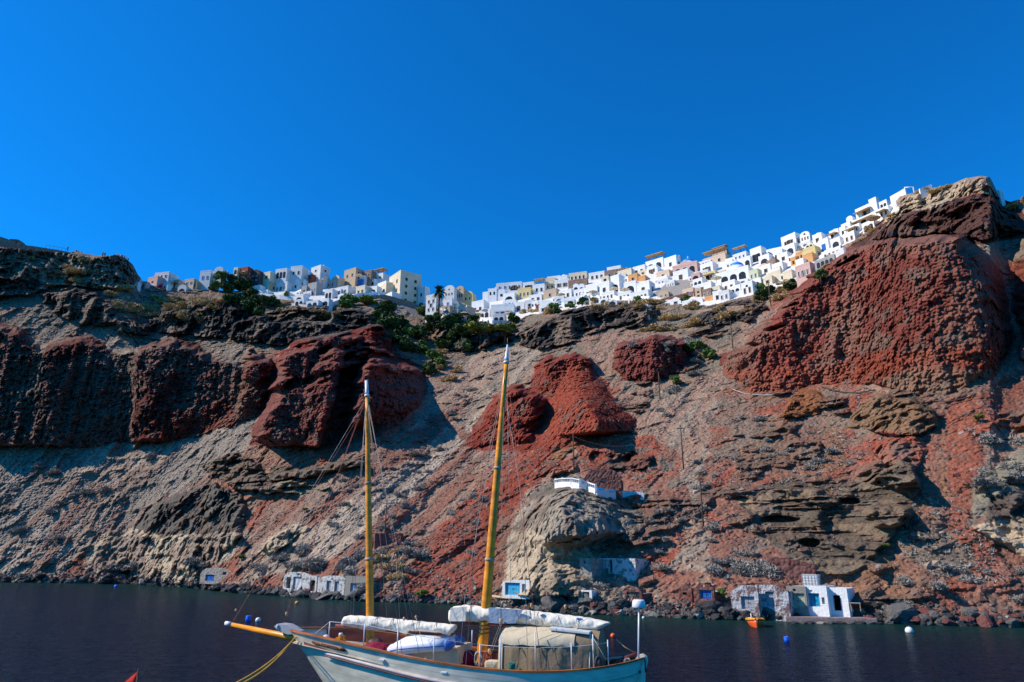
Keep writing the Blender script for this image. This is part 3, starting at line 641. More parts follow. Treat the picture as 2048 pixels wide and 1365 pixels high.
def tree_proto(mat, seed, squash=.85):
    crown = leaf_cloud('crown', mat, 1100, .17, 1.0, squash, seed, 11)
    t = MB(); rr = random.Random(seed)
    t.tube([(0, 0, -1.6), (.05, .03, -.6), (0, .05, .1)], [.10, .07, .04], 7)
    for k in range(5):
        a = k*1.3; t.tube([(0, .02, -.5), (.25*math.cos(a), .25*math.sin(a), -.1), (.55*math.cos(a), .55*math.sin(a), .3)], [.05, .035, .015], 5)
    return crown, t.me('trunk', M['bark'])
TP = {k: [tree_proto(M[k], s) for s in (1, 2, 3)] for k in ('leafD', 'leafG')}
TP['leafY'] = [tree_proto(M['leafY'], 5, .6)]
def tree(u, v, wpx, kind, label, cat='tree', name='tree', up=.75, group=None, hs=1.0):
    """v = middle of the crown as seen; the trunk foot stands in the slope below it"""
    vb = v+wpx*.42*hs; r = gr(u, vb)-1.0; s = wpx*r/1400*.5
    p = W(u, v, r); s *= 1.3
    cr, tr = random.choice(TP[kind])
    e = empty(name, p-Vector((0, 0, s*1.3)), random.uniform(0, 6), label, cat, group)
    c = link('crown', cr, e); c.scale = (s, s, s*hs); c.location = (0, 0, s*1.3)
    t = link('trunk', tr, e); t.scale = (s, s, s); t.location = (0, 0, s*1.3)
    return e
_bx = [('leafD', 'dark green leafy tree'), ('leafG', 'mid green leafy tree'), ('leafY', 'yellow green low bush')]
trees = [
 (443,552,24,'leafG','light green tree beside the white house with blue windows'),
 (462,560,22,'leafD','dark green tree just left of the dark red house'),
 (484,570,34,'leafD','dark green tree directly below the dark red house'),
 (455,577,26,'leafD','round dark tree over the dry golden bushes left of the dark tree group'),
 (500,586,28,'leafD','dark tree at the left end of the long white terrace wall'),
 (470,597,34,'leafD','large dark tree low on the slope below the dark red house'),
 (497,612,30,'leafD','lowest dark tree of the group below the dark red house'),
 (540,602,34,'leafD','round dark green tree under the tan box house'),
 (520,622,26,'leafD','dark bush tree under the round dark green tree'),
 (575,590,16,'leafG','small green tree in front of the long white terrace wall'),
 (770,616,36,'leafD','upper dark tree below the tall cream house'),
 (778,645,44,'leafD','broad dark tree leaning over the maroon bluff'),
 (792,676,36,'leafD','lowest dark tree beside the maroon bluff knob'),
 (868,636,30,'leafD','dark green tree just below the palm'),
 (895,648,40,'leafD','widest dark green tree below the ochre gabled house'),
 (925,662,36,'leafD','dark green tree at the right end of the group below the palm'),
 (860,655,30,'leafD','dark green tree at the left end of the group below the palm'),
 (928,692,30,'leafG','olive green tree alone on the gully side'),
 (905,672,30,'leafD','dark tree above the lone olive green tree'),
 (843,695,36,'leafG','bright green bush tree at the head of the gully'),
 (868,712,30,'leafG','bright green bush tree beside the golden gully bushes'),
 (845,622,26,'leafG','light green bush under the white house with the arched window'),
 (1026,637,24,'leafD','dark round tree under the white house with two blue windows'),
 (1165,604,22,'leafD','dark tree by the white walls right of the red wall patch'),
 (1140,610,18,'leafG','small green tree left of the dark tree by the white walls'),
 (1108,617,26,'leafG','grey green tree right of the small gabled white house'),
 (1276,600,18,'leafG','green bush under the long white terrace houses'),
 (1370,597,20,'leafG','green bush between two small vaulted white houses'),
 (1522,574,18,'leafG','green tree below the white walls right of the domed church'),
 (1537,580,20,'leafD','dark tree beside the tall pole under the town'),
 (1584,570,26,'leafD','dark spiky green tree under the pink house'),
 (1523,590,26,'leafD','dark tree low beside the tall pole under the town'),
 (1640,548,22,'leafG','green bush on the rim beside the big red cliff'),
 (1398,690,30,'leafG','green bush in front of the square concrete cistern'),
 (1418,708,26,'leafG','green bush right of the square concrete cistern'),
 (1375,697,22,'leafD','dark green bush on top of the red block bluff'),
 (1350,760,22,'leafG','green bush at the foot of the red block bluff'),
 (930,622,22,'leafD','dark narrow tree beside the brown vaulted house'),
 (1770,1089,18,'leafY','single bright yellow green bush under the layered brown rock'),
 (845,1184,26,'leafY','bright yellow green bush on the shore between the masts'),
 (1957,833,18,'leafY','small bright green bush on the bare red slope at far right'),
 (960,655,60,'leafY','wide yellow green bush right of the dark gully trees'),
 (1010,655,56,'leafY','yellow green bush below the lowest white house'),
 (735,600,40,'leafY','yellow green bush left of the tall cream house'),
 (690,605,34,'leafG','green bush below the white terrace with the blue door'),
 (700,600,30,'leafG','green bush right of the white terrace with the blue door'),
 (610,1018,12,'leafY','small green tuft on red scree left of the lower red wall'),
 (700,1012,10,'leafY','small green tuft above the lower red wall'),
 (1445,1184,16,'leafG','green plant beside the blue hut door'),
 (800,650,40,'leafD','dark scrub tree on the gully side right of the broad dark tree'),
 (812,690,34,'leafD','dark scrub tree low in the gully above the bright green bush'),
 (822,665,30,'leafG','mid green scrub in the gully left of the dark group below the palm'),
 (842,665,34,'leafD','dark scrub in the gully below the white house with the arched window'),
 (884,690,30,'leafD','dark scrub on the gully floor left of the lone olive tree'),
 (860,738,30,'leafD','dark scrub at the right shoulder of the maroon block'),
 (880,725,26,'leafG','green scrub low in the gully right of the bright green bushes'),
 (945,640,26,'leafD','dark scrub directly under the parasol terrace of the saddle'),
 (912,636,26,'leafD','dark scrub under the ochre gabled house'),
 (755,632,28,'leafD','dark scrub left of the two dark trees under the tall cream house'),
 (430,572,22,'leafG','green scrub in front of the white house with two blue windows'),
 (515,600,26,'leafD','dark scrub between the dark trees below the long terrace wall'),
 (483,1112,16,'leafY','green plant on the red scree above the grey hut'),
]
for u, v, wd, k, lab in trees: tree(u, v, wd, k, lab, 'bush' if ('bush' in lab or 'tuft' in lab or 'plant' in lab) else 'tree', 'bush' if ('bush' in lab or 'tuft' in lab or 'plant' in lab) else 'tree', hs=.62 if k == 'leafY' else (.9 if k == 'leafD' else .8))
# palm
def palm(u, vt, vb):
    r = gr(u, vb+6)-3.5; b = W(u, vb, r); top = W(u, vt, r); h = (top-b).length
    e = empty('palm_tree', b, 0, 'tall palm tree with a full shaggy head in front of the white houses', 'palm tree')
    MB().tube([(0, 0, -2), (.05, 0, h*.4), (-.05, 0, h)], [.38, .26, .24], 8).build('trunk', M['bark'], e)
    m = MB(); rr = random.Random(4)
    for k in range(64):
        a = rr.uniform(0, 6.28); el = rr.uniform(-1.2, 1.35); L = rr.uniform(2.3, 3.0); d = Vector((math.cos(a), math.sin(a), 0)); s = Vector((-math.sin(a), math.cos(a), 0))
        P = []
        for q in range(6):
            t = q/5; x = L*t*math.cos(el)+.1; z = L*t*math.sin(el)-1.1*t*t; wd = .34*math.sin(math.pi*min(1, t*.9+.12))
            c = d*x+Vector((0, 0, z+h)); P.append([c-s*wd+Vector((0, 0, -wd*.5)), c, c+s*wd+Vector((0, 0, -wd*.5))])
        m.grid(P, smooth=False)
    m.build('crown', M['leafD'], e)
palm(877, 581, 624)
# bougainvillea
bg_ = link('flowering_bush', leaf_cloud('flowering_bush', M['mag'], 700, .13, 1.0, .8, 77)); bg_.location = W(322, 572, gr(322, 576)-1.5); bg_.scale = (1.6, 1.3, 1.2)
tag(bg_, 'magenta flowering bush in front of the pale pink house', 'bush')
# dry bushes
DG = [leaf_cloud('dry_bush', M['dryG'], 1500, .12, 1.0, .62, 100+k, 6, True, True) for k in range(4)]
DA = [leaf_cloud('dry_bush', M['dryA'], 1400, .12, 1.0, .62, 120+k, 6, True, True) for k in range(5)]
rg = random.Random(21); nbush = 0
def bush(u, v, wpx, mesh, label, group):
    global nbush
    i, j = gidx(u, v); r = float(Rr[i, j]); s = wpx*r/1400*.5; p = Vector(SL[i, j].tolist())
    o = link('dry_bush', mesh, None, p-Vector((0, 0, s*.18))); o.rotation_euler = (rg.uniform(-.2, .2), rg.uniform(-.2, .2), rg.uniform(0, 6.3)); q = s*rg.uniform(.85, 1.15)
    o.scale = (q, q*rg.uniform(.8, 1.2), s*rg.uniform(.8, 1.1)); tag(o, label, 'bush', group); nbush += 1
def scatter(poly, n, wr, meshes, label, group):
    n = max(2, round(n*.70)); wr = (wr[0]*1.45, wr[1]*1.45)
    us = [p[0] for p in poly]; vs = [p[1] for p in poly]; k = 0; t = 0
    while k < n and t < n*60:
        t += 1; u = rg.uniform(min(us), max(us)); v = rg.uniform(min(vs), max(vs))
        if not inside(np.array([u]), np.array([v]), poly)[0]: continue
        bush(u, v, rg.uniform(*wr), rg.choice(meshes), label, group); k += 1
GB = 'golden dry bushes under the town'; GA = 'grey dry bushes on the slopes'
scatter([(220,575),(290,580),(400,588),(460,585),(440,620),(370,640),(250,630),(225,600)], 30, (22,44), DG, 'golden brown dry bush on the slope left of the dark tree group', GB)
scatter([(560,600),(600,620),(700,612),(760,600),(780,608),(700,632),(620,640),(560,625)], 14, (16,34), DG, 'golden brown dry bush just under the white terraces left of the tall cream house', GB)
scatter([(855,700),(890,705),(925,735),(930,760),(880,760),(850,735)], 12, (18,34), DG, 'golden dry bush at the head of the pale gully', GB)
scatter([(1040,625),(1100,618),(1220,598),(1330,600),(1330,618),(1250,615),(1150,622),(1060,640)], 26, (18,40), DG, 'golden brown dry bush on the rim under the middle of the town', GB)
scatter([(1290,640),(1340,625),(1430,605),(1500,600),(1510,620),(1430,640),(1350,665),(1290,670)], 16, (20,42), DG, 'golden dry bush on the slope between the black rocks and the red block bluff', GB)
scatter([(1500,600),(1560,560),(1640,535),(1690,500),(1660,540),(1600,590),(1560,620),(1510,625)], 20, (16,34), DG, 'golden brown dry bush beside the rim of the big red cliff', GB)
scatter([(1690,490),(1745,455),(1790,425),(1800,430),(1750,465),(1700,500)], 8, (14,26), DG, 'golden dry bush under the topmost white houses', GB)
scatter([(1840,384),(1900,371),(1925,366),(1900,376),(1850,392)], 6, (12,26), DG, 'golden dry bush on top of the pale crag', GB)
scatter([(2020,405),(2045,400),(2046,415),(2022,420)], 2, (20,30), DG, 'golden dry bush at the right edge behind the crag', GB)
scatter([(730,1090),(800,1080),(830,1110),(800,1160),(740,1130)], 8, (22,40), DG, 'golden brown dry bush on the slope below the lower red wall', GB)
scatter([(40,500),(200,515),(230,560),(120,575),(40,540)], 14, (14,30), DG, 'brown dry bush on the pale rock below the castle ruin', GB)
scatter([(470,1150),(560,1110),(700,1085),(830,1080),(850,1140),(760,1180),(560,1145)], 34, (24,52), DA, 'grey dry bush behind the white huts on the left shore', GA)
scatter([(1010,710),(1040,700),(950,790),(900,880),(840,880),(920,780)], 14, (12,26), DA, 'grey dry bush in the pale gully', GA)
scatter([(700,930),(860,860),(940,830),(900,960),(800,1080),(700,1080),(640,1040)], 34, (14,32), DA, 'grey dry bush on the striped slope between the masts', GA)
scatter([(900,960),(990,930),(960,1120),(900,1110)], 9, (18,34), DA, 'grey dry bush on the bright red scree', GA)
scatter([(1240,700),(1300,650),(1380,640),(1440,700),(1400,800),(1320,870),(1290,800),(1400,740)], 26, (16,38), DA, 'grey dry bush around the red block bluff', GA)
scatter([(1290,900),(1440,880),(1440,1100),(1300,1160),(1200,1170),(1290,1060)], 26, (16,36), DA, 'grey dry bush right of the grey knob', GA)
scatter([(1430,1095),(1500,1090),(1540,1150),(1440,1160),(1420,1130)], 16, (30,60), DA, 'big grey dry bush above the row of shore huts on the right', GA)
scatter([(1200,1130),(1290,1120),(1340,1170),(1280,1210),(1190,1205),(1180,1170)], 12, (26,50), DA, 'big grey dry bush beside the dark cave by the shore', GA)
scatter([(1450,830),(1680,860),(1760,920),(1500,960),(1450,930)], 24, (16,32), DA, 'small grey bush on the red slope above the layered rock', GA)
scatter([(1940,900),(2048,830),(2048,1000),(1960,1000)], 8, (20,44), DA, 'grey bush on the grey slope at the right edge', GA)
scatter([(1860,1090),(2048,1130),(2048,1230),(1760,1225),(1800,1160)], 20, (18,42), DA, 'grey bush low on the red slope at far right', GA)
scatter([(0,900),(300,900),(420,930),(200,1080),(0,1130)], 26, (12,30), DA, 'grey bush on the pale scree at far left', GA)
scatter([(200,1110),(260,1120),(420,1125),(400,1160),(210,1160)], 8, (24,44), DA, 'grey bush on the cream rock by the left shore', GA)
# the countless small tufts
def tufts():
    g = np.random.default_rng(9); N = 5200; Vs = []
    uu = g.uniform(-20, 2070, N*3); vv = g.uniform(560, 1240, N*3); n = 0
    base = DA[0]; 
    for u, v in zip(uu, vv):
        if n >= N: break
        a, b_ = water_v(u), ridge_v(u)
        if v > a-14 or v < b_+28: continue
        i, j = gidx(u, v)
        if rock[i, j] > .4 or town[i, j] > .4 or pat[i, j] < .5: continue
        p = SL[i, j]; s = g.uniform(.12, .38)*(.7+.6*pat3[i, j]); k = 7
        d = g.normal(size=(k, 3)); d[:, 2] = abs(d[:, 2])*.7+.15; d /= np.linalg.norm(d, axis=1)[:, None]
        sd = np.cross(d, g.normal(size=(k, 3))); sd /= np.linalg.norm(sd, axis=1)[:, None]
        Vs.append(np.stack([p-sd*s*.25, p+sd*s*.25, p+d*s*1.3], 1).reshape(-1, 3)); n += 1
    V = np.concatenate(Vs); me = mesh_np('dry_tufts', V, np.arange(len(V)).reshape(-1, 3), M['dryA'])
    tag(link('dry_tufts', me), kind='stuff')
tufts()
# ================================================================ SHORE ROCKS
def boulder_mesh(seed, mat):
    bm = bmesh.new(); bmesh.ops.create_icosphere(bm, subdivisions=3, radius=1.0)
    V = np.array([v.co[:] for v in bm.verts]); q = fbm(V*1.1+seed*5.3, 3, seed, ridged=True); q2 = fbm(V*3.5+seed, 2, seed+5)
    g = np.random.default_rng(seed); 
    for k in range(9):                         # broken flat faces
        d = g.normal(size=3); d /= np.linalg.norm(d); c = g.uniform(.55, .85); t = V@d; V = V-np.maximum(t-c, 0)[:, None]*d
    V = V*(.75+.4*q+.22*q2)[:, None]*np.array([1.15, .95, .72])
    for v, c in zip(bm.verts, V): v.co = c
    me = bpy.data.meshes.new('boulder'); bm.to_mesh(me); bm.free(); me.materials.append(mat); return me
def rockm(name, c, d=(.5,.5,.5)):
    return plaster(name, c, rough=.8, stain=.7, scale=2.2, dark=d, bump=.12, bsc=5)
RM = [rockm('black_lava', (.040,.038,.040)), rockm('grey_lava', (.115,.108,.10)), rockm('red_lava', (.15,.055,.048)), rockm('pale_stone', (.30,.27,.22))]
BM = {k: [boulder_mesh(10*k+s, RM[k]) for s in range(4)] for k in range(4)}
rb = random.Random(3); nb_ = 0
def boulder(u, v, wpx, k, label, group='shore boulders', fz=1.0):
    r = gr(u, v)-.4; s = wpx*r/1400*.5; p = W(u, v, r)
    o = link('boulder', rb.choice(BM[k]), None, p); o.rotation_euler = (rb.uniform(-.4, .4), rb.uniform(-.4, .4), rb.uniform(0, 6.3)); o.scale = (s, s, s*rb.uniform(.8, 1.15)*fz)
    tag(o, label, 'rock', group)
KN = ['black', 'grey', 'red brown', 'pale']
def shore_rocks(u0, u1, n, vo, wr, wts, where):
    for _ in range(n):
        u = rb.uniform(u0, u1); k = rb.choices(range(4), wts)[0]; v = water_v(u)-rb.uniform(*vo)
        boulder(u, float(v), rb.uniform(*wr), k, '%s lava boulder at the water edge %s' % (KN[k], where))
shore_rocks(-20, 330, 44, (-1, 14), (7, 17), (8, 4, 1, 1), 'below the pale scree at far left')
shore_rocks(395, 560, 34, (-1, 14), (9, 20), (9, 3, 0, .4), 'left of the white huts')
shore_rocks(560, 760, 40, (-1, 12), (9, 24), (8, 5, 1, .6), 'in front of the white huts')
shore_rocks(760, 1000, 26, (-1, 12), (6, 15), (4, 5, 3, 1), 'below the bright red scree')
shore_rocks(1060, 1400, 52, (-1, 26), (9, 24), (7, 6, 1.4, .6), 'below the grey knob')
shore_rocks(1380, 1600, 34, (-1, 20), (10, 26), (8, 5, 1, .4), 'left of the stone quay')
shore_rocks(1740, 2060, 50, (-1, 26), (9, 26), (4, 6, 4, .5), 'right of the stone quay')
boulder(1110, 1213, 46, 1, 'largest round grey boulder on the shore below the turquoise hut', None)
boulder(1170, 1200, 36, 1, 'tall grey boulder standing before the small doorway frame', None)
boulder(1418, 1218, 42, 0, 'big rounded black boulder below the blue hut door', None)
boulder(1808, 1232, 48, 1, 'big smooth grey boulder right of the stone quay', None)
boulder(1640, 1246, 26, 0, 'flat wet black rock lying in the water before the quay', None)
boulder(655, 1192, 60, 1, 'long flat grey rock slab in front of the white huts', None, .3)
def stones():
    g = np.random.default_rng(5); N = 8500; Vs = []; n = 0
    oct_ = np.array([[1,0,0],[0,1,0],[-1,0,0],[0,-1,0],[0,0,1],[0,0,-1]], float); F8 = np.array([[0,1,4],[1,2,4],[2,3,4],[3,0,4],[1,0,5],[2,1,5],[3,2,5],[0,3,5]])
    FF = []; cl = []
    for _ in range(N*4):
        if n >= N: break
        u = g.uniform(-20, 2070); h = abs(g.normal())*9
        if g.random() < .55: h = g.uniform(0, 320)
        v = water_v(u)-h
        i, j = gidx(u, v)
        if h > 40 and (rock[i, j] > .4 or col[i, j, 0] < col[i, j, 2]*1.5): continue
        if h > 40: s = .08+.10*g.random()+.45*g.random()**9
        else: s = g.uniform(.12, .42)
        p = SL[i, j]-np.array([0, 0, s*.1]); V = oct_*g.uniform(.6, 1.2, (6, 3))*s; V = V@np.linalg.qr(g.normal(size=(3, 3)))[0]
        FF.append(F8+6*n); Vs.append(V+p); c = col[i, j]*g.uniform(.7, 1.5) if h > 40 else np.array([(.05,.05,.05),(.12,.11,.10),(.16,.06,.05),(.3,.27,.22)][g.choice(4, p=[.4,.35,.18,.07])]); cl.append(np.tile(c, (6, 1))); n += 1
    m, nn, l, b = node_mat('loose_stone', .9); at = nn.new('ShaderNodeAttribute'); at.attribute_name = 'stone'; l.new(at.outputs['Color'], b.inputs['Base Color'])
    me = mesh_np('loose_stones', np.concatenate(Vs), np.concatenate(FF), m); a = me.attributes.new('stone', 'FLOAT_COLOR', 'POINT'); cc = np.concatenate(cl)
    a.data.foreach_set('color', np.concatenate([cc, np.ones((len(cc), 1))], 1).astype(np.float32).ravel())
    tag(link('loose_stones', me), kind='stuff')
stones()
# ================================================================ THE TOWN ON THE RIM
CN = dict(W='white', W2='off white', C='cream', B='tan', P='pink', K='peach', T='dark red', G='grey', Y='yellow', O='ochre', L='pale green', D='dark stone', S='red stone', N='brown stone')
LM = [('the castle ruin', 60, 490), ('the magenta flowering bush', 322, 572), ('the dark red house', 491, 545), ('the small grey building block', 628, 576), ('the tan blocky house on the skyline', 708, 546),
      ('the tall cream house', 808, 565), ('the palm tree', 877, 590), ('the ochre gabled house', 932, 616), ('the white house with two blue windows', 1007, 618), ('the yellow flat house', 1052, 586),
      ('the brown stone wall on the skyline', 1156, 567), ('the slim white bell tower', 1236, 563), ('the long roof pergola', 1314, 518), ('the pink church', 1376, 532), ('the blue domed white church', 1470, 540),
      ('the pink house at the red cliff', 1614, 537), ('the two white arched houses on the skyline', 1600, 478), ('the white domed house', 1673, 470), ('the big white arched house at the top', 1738, 418)]
HL = []
def wall_shell(w, d, h, roof):
    """body of a house: x across the front, front at y=0, back at y=d, foot sunk below z=0"""
    m = MB(); z0 = -3.5
    if roof == 'v':                            # barrel vault, gable to the front
        rr = w/2; rise = min(rr*.75, h*.42); hw = h-rise
        P = [(-w/2, z0), (w/2, z0), (w/2, hw)]+[(rr*math.cos(t), hw+rise*math.sin(t)) for t in [math.pi*k/12 for k in range(1, 12)]]+[(-w/2, hw)]
        m.prism(P, 0, d)
    elif roof == 'g':
        rise = min(w*.32, h*.35); m.prism([(-w/2, z0), (w/2, z0), (w/2, h-rise), (0, h), (-w/2, h-rise)], 0, d)
    else:
        m.box((0, d/2, (z0+h-.25)/2), (w, d, h-.25-z0))
        t = .22                                # parapet ring
        for x, y, sx, sy in ((0, t/2-.02, w+.04, t), (0, d-t/2, w, t), (-w/2+t/2-.01, d/2, t, d-2*t), (w/2-t/2+.01, d/2, t, d-2*t)):
            m.box((x, y, h-.10), (sx, sy, .5))
    return m
def fit_house(u0, u1, vt, vb, a, ratio):
    uc = (u0+u1)/2; r = gr(uc, vb); ax, by, te = rays(uc, vb); z0 = H+r*float(te)
    h = r*float(rays(uc, vt)[2]-te); mw = r*(u1-u0)/F*.97*float(np.sqrt(1+((uc-1024)/F)**2)**-1)*1.0
    mw = float(np.linalg.norm(place(u1, vb, r)[:2]-place(u0, vb, r)[:2]))
    ca, sa = math.cos(a), abs(math.sin(a)); fw = mw/(ca+ratio*sa); d = max(fw*ratio, 1.5); th = math.atan2(float(ax), float(by))
    n = Vector((-math.sin(th+a), -math.cos(th+a), 0)); x = Vector((-n.y, n.x, 0))*1.0
    # front face centre: corners balance about the sight line
    cen = Vector((float(ax)*r, float(by)*r, z0)); fwd = Vector((float(ax), float(by), 0))
    off = (fw*ca-d*sa)/2 if a >= 0 else -(fw*ca-d*sa)/2
    left = Vector((-fwd.y, fwd.x, 0))
    # span on the sight plane: front from left edge, side at right
    fc = cen+left*((mw/2-fw*ca/2) if a >= 0 else -(mw/2-fw*ca/2))+fwd*(fw*sa/2)
    rz = math.atan2(x.y, x.x)
    return fc, rz, fw, d, h
def house(u0, u1, vt, vb, c='W', roof='f', a=38, win='', ratio=.8, desc=None, group='houses of the hilltop town', extra='', cat='house', name='house', wc='glass'):
    ex_ = (u1-u0)*.07; u0 -= ex_; u1 += ex_
    a = R((a+17) if u0 < 960 else a*.62+4); fc, rz, fw, d, h = fit_house(u0, u1, vt, vb, a, ratio)
    # local x must run left to right seen from outside: outward normal is local -y
    e = empty(name, fc, rz, None, cat, group)
    wall_shell(fw, d, h, roof if roof in 'vg' else 'f').build('wall', M[c], e)
    nw = 0
    top = h*(.62 if roof in 'vg' else .86)
    for spec in win.split():
        # spec: side(f/s) cols x rows kind
        side = spec[0]; ncol, nrow = int(spec[1]), int(spec[2]); kd = spec[3] if len(spec) > 3 else 'w'
        L = fw if side == 'f' else d
        for i in range(ncol):
            for j in range(nrow):
                px = L*((i+.5)/ncol-.5)*.86; cell = top/nrow; wz = cell*(j+.52); ww = min(L/ncol*.34, .95); wh = min(cell*.42, 1.4)
                if kd == 'd': wz = min(1.15, h*.3); wh = min(2.3, h*.6); ww = min(1.2, L/ncol*.4)
                if kd == 'a': ww = min(L/ncol*.66, 3.2); wh = min(cell*.75, 2.8); wz = cell*j+wh*.52+.2
                if kd == 'c': ww = min(.6, L*.2); wh = ww; wz = h-h*.24
                X = (px, -.035, wz) if side == 'f' else (fw/2+.035, d/2+px, wz)
                m = MB()
                if kd in 'ac':
                    q = ww/2; base = wz-wh/2; hh = max(wh-q, .1)
                    P = [(-q, base), (q, base)]+[(q*math.cos(t), base+hh+q*math.sin(t)*.9) for t in [math.pi*k/8 for k in range(9)]]
                    if side == 'f': m.prism([(x_+px, z_) for x_, z_ in P], -.04, .05)
                    else: m.prism(P, -.05, .04, Matrix.Translation((fw/2, d/2+px, 0)) @ Matrix.Rotation(R(90), 4, 'Z'))
                else:
                    m.box(X, (ww, .07, wh) if side == 'f' else (.07, ww, wh))
                mm = 'glass' if kd in 'wca' else wc if wc != 'glass' else 'dkwood'
                if kd == 'b': mm = 'blue'
                w_ = m.build('door' if kd in 'd' else 'window', M[mm], e); nw += 1
                if kd in 'wb' and (u1-u0) > 22:
                    f = MB(); t = .09
                    for dx, dz, sx, sz in ((-ww/2, 0, t, wh+t), (ww/2, 0, t, wh+t), (0, wh/2, ww+t, t), (0, -wh/2, ww+t*2, t)):
                        f.box((X[0]+dx, X[1]-.02, X[2]+dz) if side == 'f' else (X[0]+.02, X[1]+dx, X[2]+dz), (sx, .08, sz) if side == 'f' else (.08, sx, sz))
                    f.build('frame', M['W2' if c not in 'WC' else 'B'], w_)
    if roof == 'd' or 'D' in extra:
        rr = min(fw, d)*.46
        MB().lathe((0, d/2, h-.2), [(rr, 0), (rr*.95, rr*.32), (rr*.8, rr*.58), (rr*.55, rr*.80), (rr*.28, rr*.93), (.01, rr*.98)], 20).build('dome', M['dome' if 'blue' in extra else 'W'], e)
    if 'pergola' in extra:
        for i in range(3):
            x = fw*(i/2-.5)*.94
            for y in (.15, d*.6): MB().box((x, y, h+1.1), (.12, .12, 2.2)).build('pergola_post', M['dkwood'], e)
        MB().box((0, d*.33, h+2.25), (fw*1.0, d*.75, .14)).build('reed_roof', M['reed'], e)
    if 'awning' in extra:
        MB().box((0, -.9, h*.62), (fw*.9, 1.9, .09), Matrix.Rotation(R(12), 4, 'X')).build('awning', M['reed' if 'red' not in extra else 'T'], e)
    if 'balcony' in extra:
        MB().box((0, -.6, h*.42), (fw*.8, 1.2, .16)).box((0, -1.17, h*.42+.5), (fw*.8, .08, .85)).build('balcony', M[c], e)
    if 'arch' in extra:                        # flat grey arch: shade of an open bay put into colour
        q = fw*.26; P = [(-q, .2), (q, .2)]+[(q*math.cos(t), h*.45+q*math.sin(t)) for t in [math.pi*k/10 for k in range(11)]]
        MB().prism([(x_+fw*.1, z_) for x_, z_ in P], -.05, .04).build('bay_shade_panel', M['G'], e)
    if 'chimney' in extra:
        MB().box((fw*.3, d*.5, h+.5), (.5, .5, 1.1)).build('chimney', M[c], e)
    uc, vc = (u0+u1)/2, (vt+vb)/2
    HL.append([e, uc, vc, u1-u0, vb-vt, c, roof, nw, desc, extra]); return e
Hs = house
# ---- western cluster
Hs(268,280,563,577,'W','v',30,'f11')
Hs(282,298,563,577,'P','f',30,'f11')
Hs(296,330,552,573,'P','f',35,'f11',desc='pale pink flat house left of the magenta flowering bush')
Hs(311,354,543,558,'W2','f',25,'f31')
Hs(330,347,553,566,'W2','f',35,'f11')
Hs(340,372,559,577,'K','f',35,'f11d',extra='awning')
Hs(370,398,557,572,'K','f',25,'f21')
Hs(356,380,568,585,'W2','v',20,'f11a')
Hs(383,400,563,578,'B','f',30,'f11')
Hs(398,424,558,580,'W2','f',20,'f11a')
Hs(400,429,540,566,'W2','f',18,'f21b',desc='white house with two blue windows at the left end of the town',wc='blue')
Hs(429,453,532,552,'W2','v',18,'f11a',desc='white vaulted house with one arched window beside the light green tree')
Hs(467,479,535,549,'C','f',25,'f11a',name='bell_tower',cat='tower',desc='small pale bell tower left of the dark red house')
Hs(479,503,533,560,'T','f',25,'f12 s11',desc='dark red house on the skyline of the left cluster',extra='awning')
Hs(502,527,537,564,'D','v',25,'f22 f11a',desc='dark stone vaulted house right of the dark red house')
Hs(527,549,543,562,'C','f',30,'f11')
Hs(552,584,536,556,'W2','f',20,'f31a')
Hs(582,616,531,556,'W2','f',15,'f21',ratio=1.1)
Hs(623,657,530,555,'W2','f',35,'f12 s12',extra='chimney')
Hs(665,688,548,562,'K','g',30,'f11')
Hs(690,728,535,559,'B','f',30,'f21 s22',desc='tan blocky house standing on the skyline left of the tall cream house')
Hs(726,751,540,556,'N','f',20,'f21')
Hs(748,778,546,560,'W2','f',25,'f21',extra='pergola')
Hs(527,552,564,582,'B','f',35,'f11 s11')
Hs(551,588,563,584,'W2','f',25,'f31 f11d')
Hs(505,528,570,588,'W','f',25,'f11')
Hs(507,550,579,592,'W','f',20,'f21')
Hs(587,602,557,580,'W','v',30,'f11')
Hs(600,617,556,572,'W','v',35,'f11')
Hs(616,630,549,560,'T','f',35,'f11')
Hs(629,657,550,571,'W2','f',25,'f21')
Hs(640,688,558,575,'G','f',20,'f41')
Hs(603,618,572,590,'G','f',25,'f11d')
Hs(616,643,564,592,'G','f',28,'f31 f11d',desc='grey cement building block among the white houses of the left cluster')
Hs(650,673,578,598,'W2','f',25,'f21a')
Hs(671,712,571,590,'W2','f',25,'f31 f11d')
Hs(709,742,551,570,'W2','f',22,'f31')
Hs(712,732,559,571,'blue','f',15,'',desc='flat blue painted wall block under the skyline left of the tall cream house')
Hs(713,740,570,592,'C','f',25,'f21')
Hs(738,757,558,571,'W','f',25,'f11a')
Hs(740,762,572,590,'W','f',25,'f11a')
Hs(756,786,562,588,'W','f',35,'f21a')
Hs(590,616,588,604,'W','f',25,'f11a')
Hs(560,592,586,600,'W2','f',25,'f21')
Hs(590,616,598,610,'W','f',20,'f21a')
Hs(614,648,600,613,'W','f',20,'f21a')
Hs(644,664,597,612,'W','f',20,'f11a')
Hs(676,695,586,602,'W','v',20,'f11d',wc='blue')
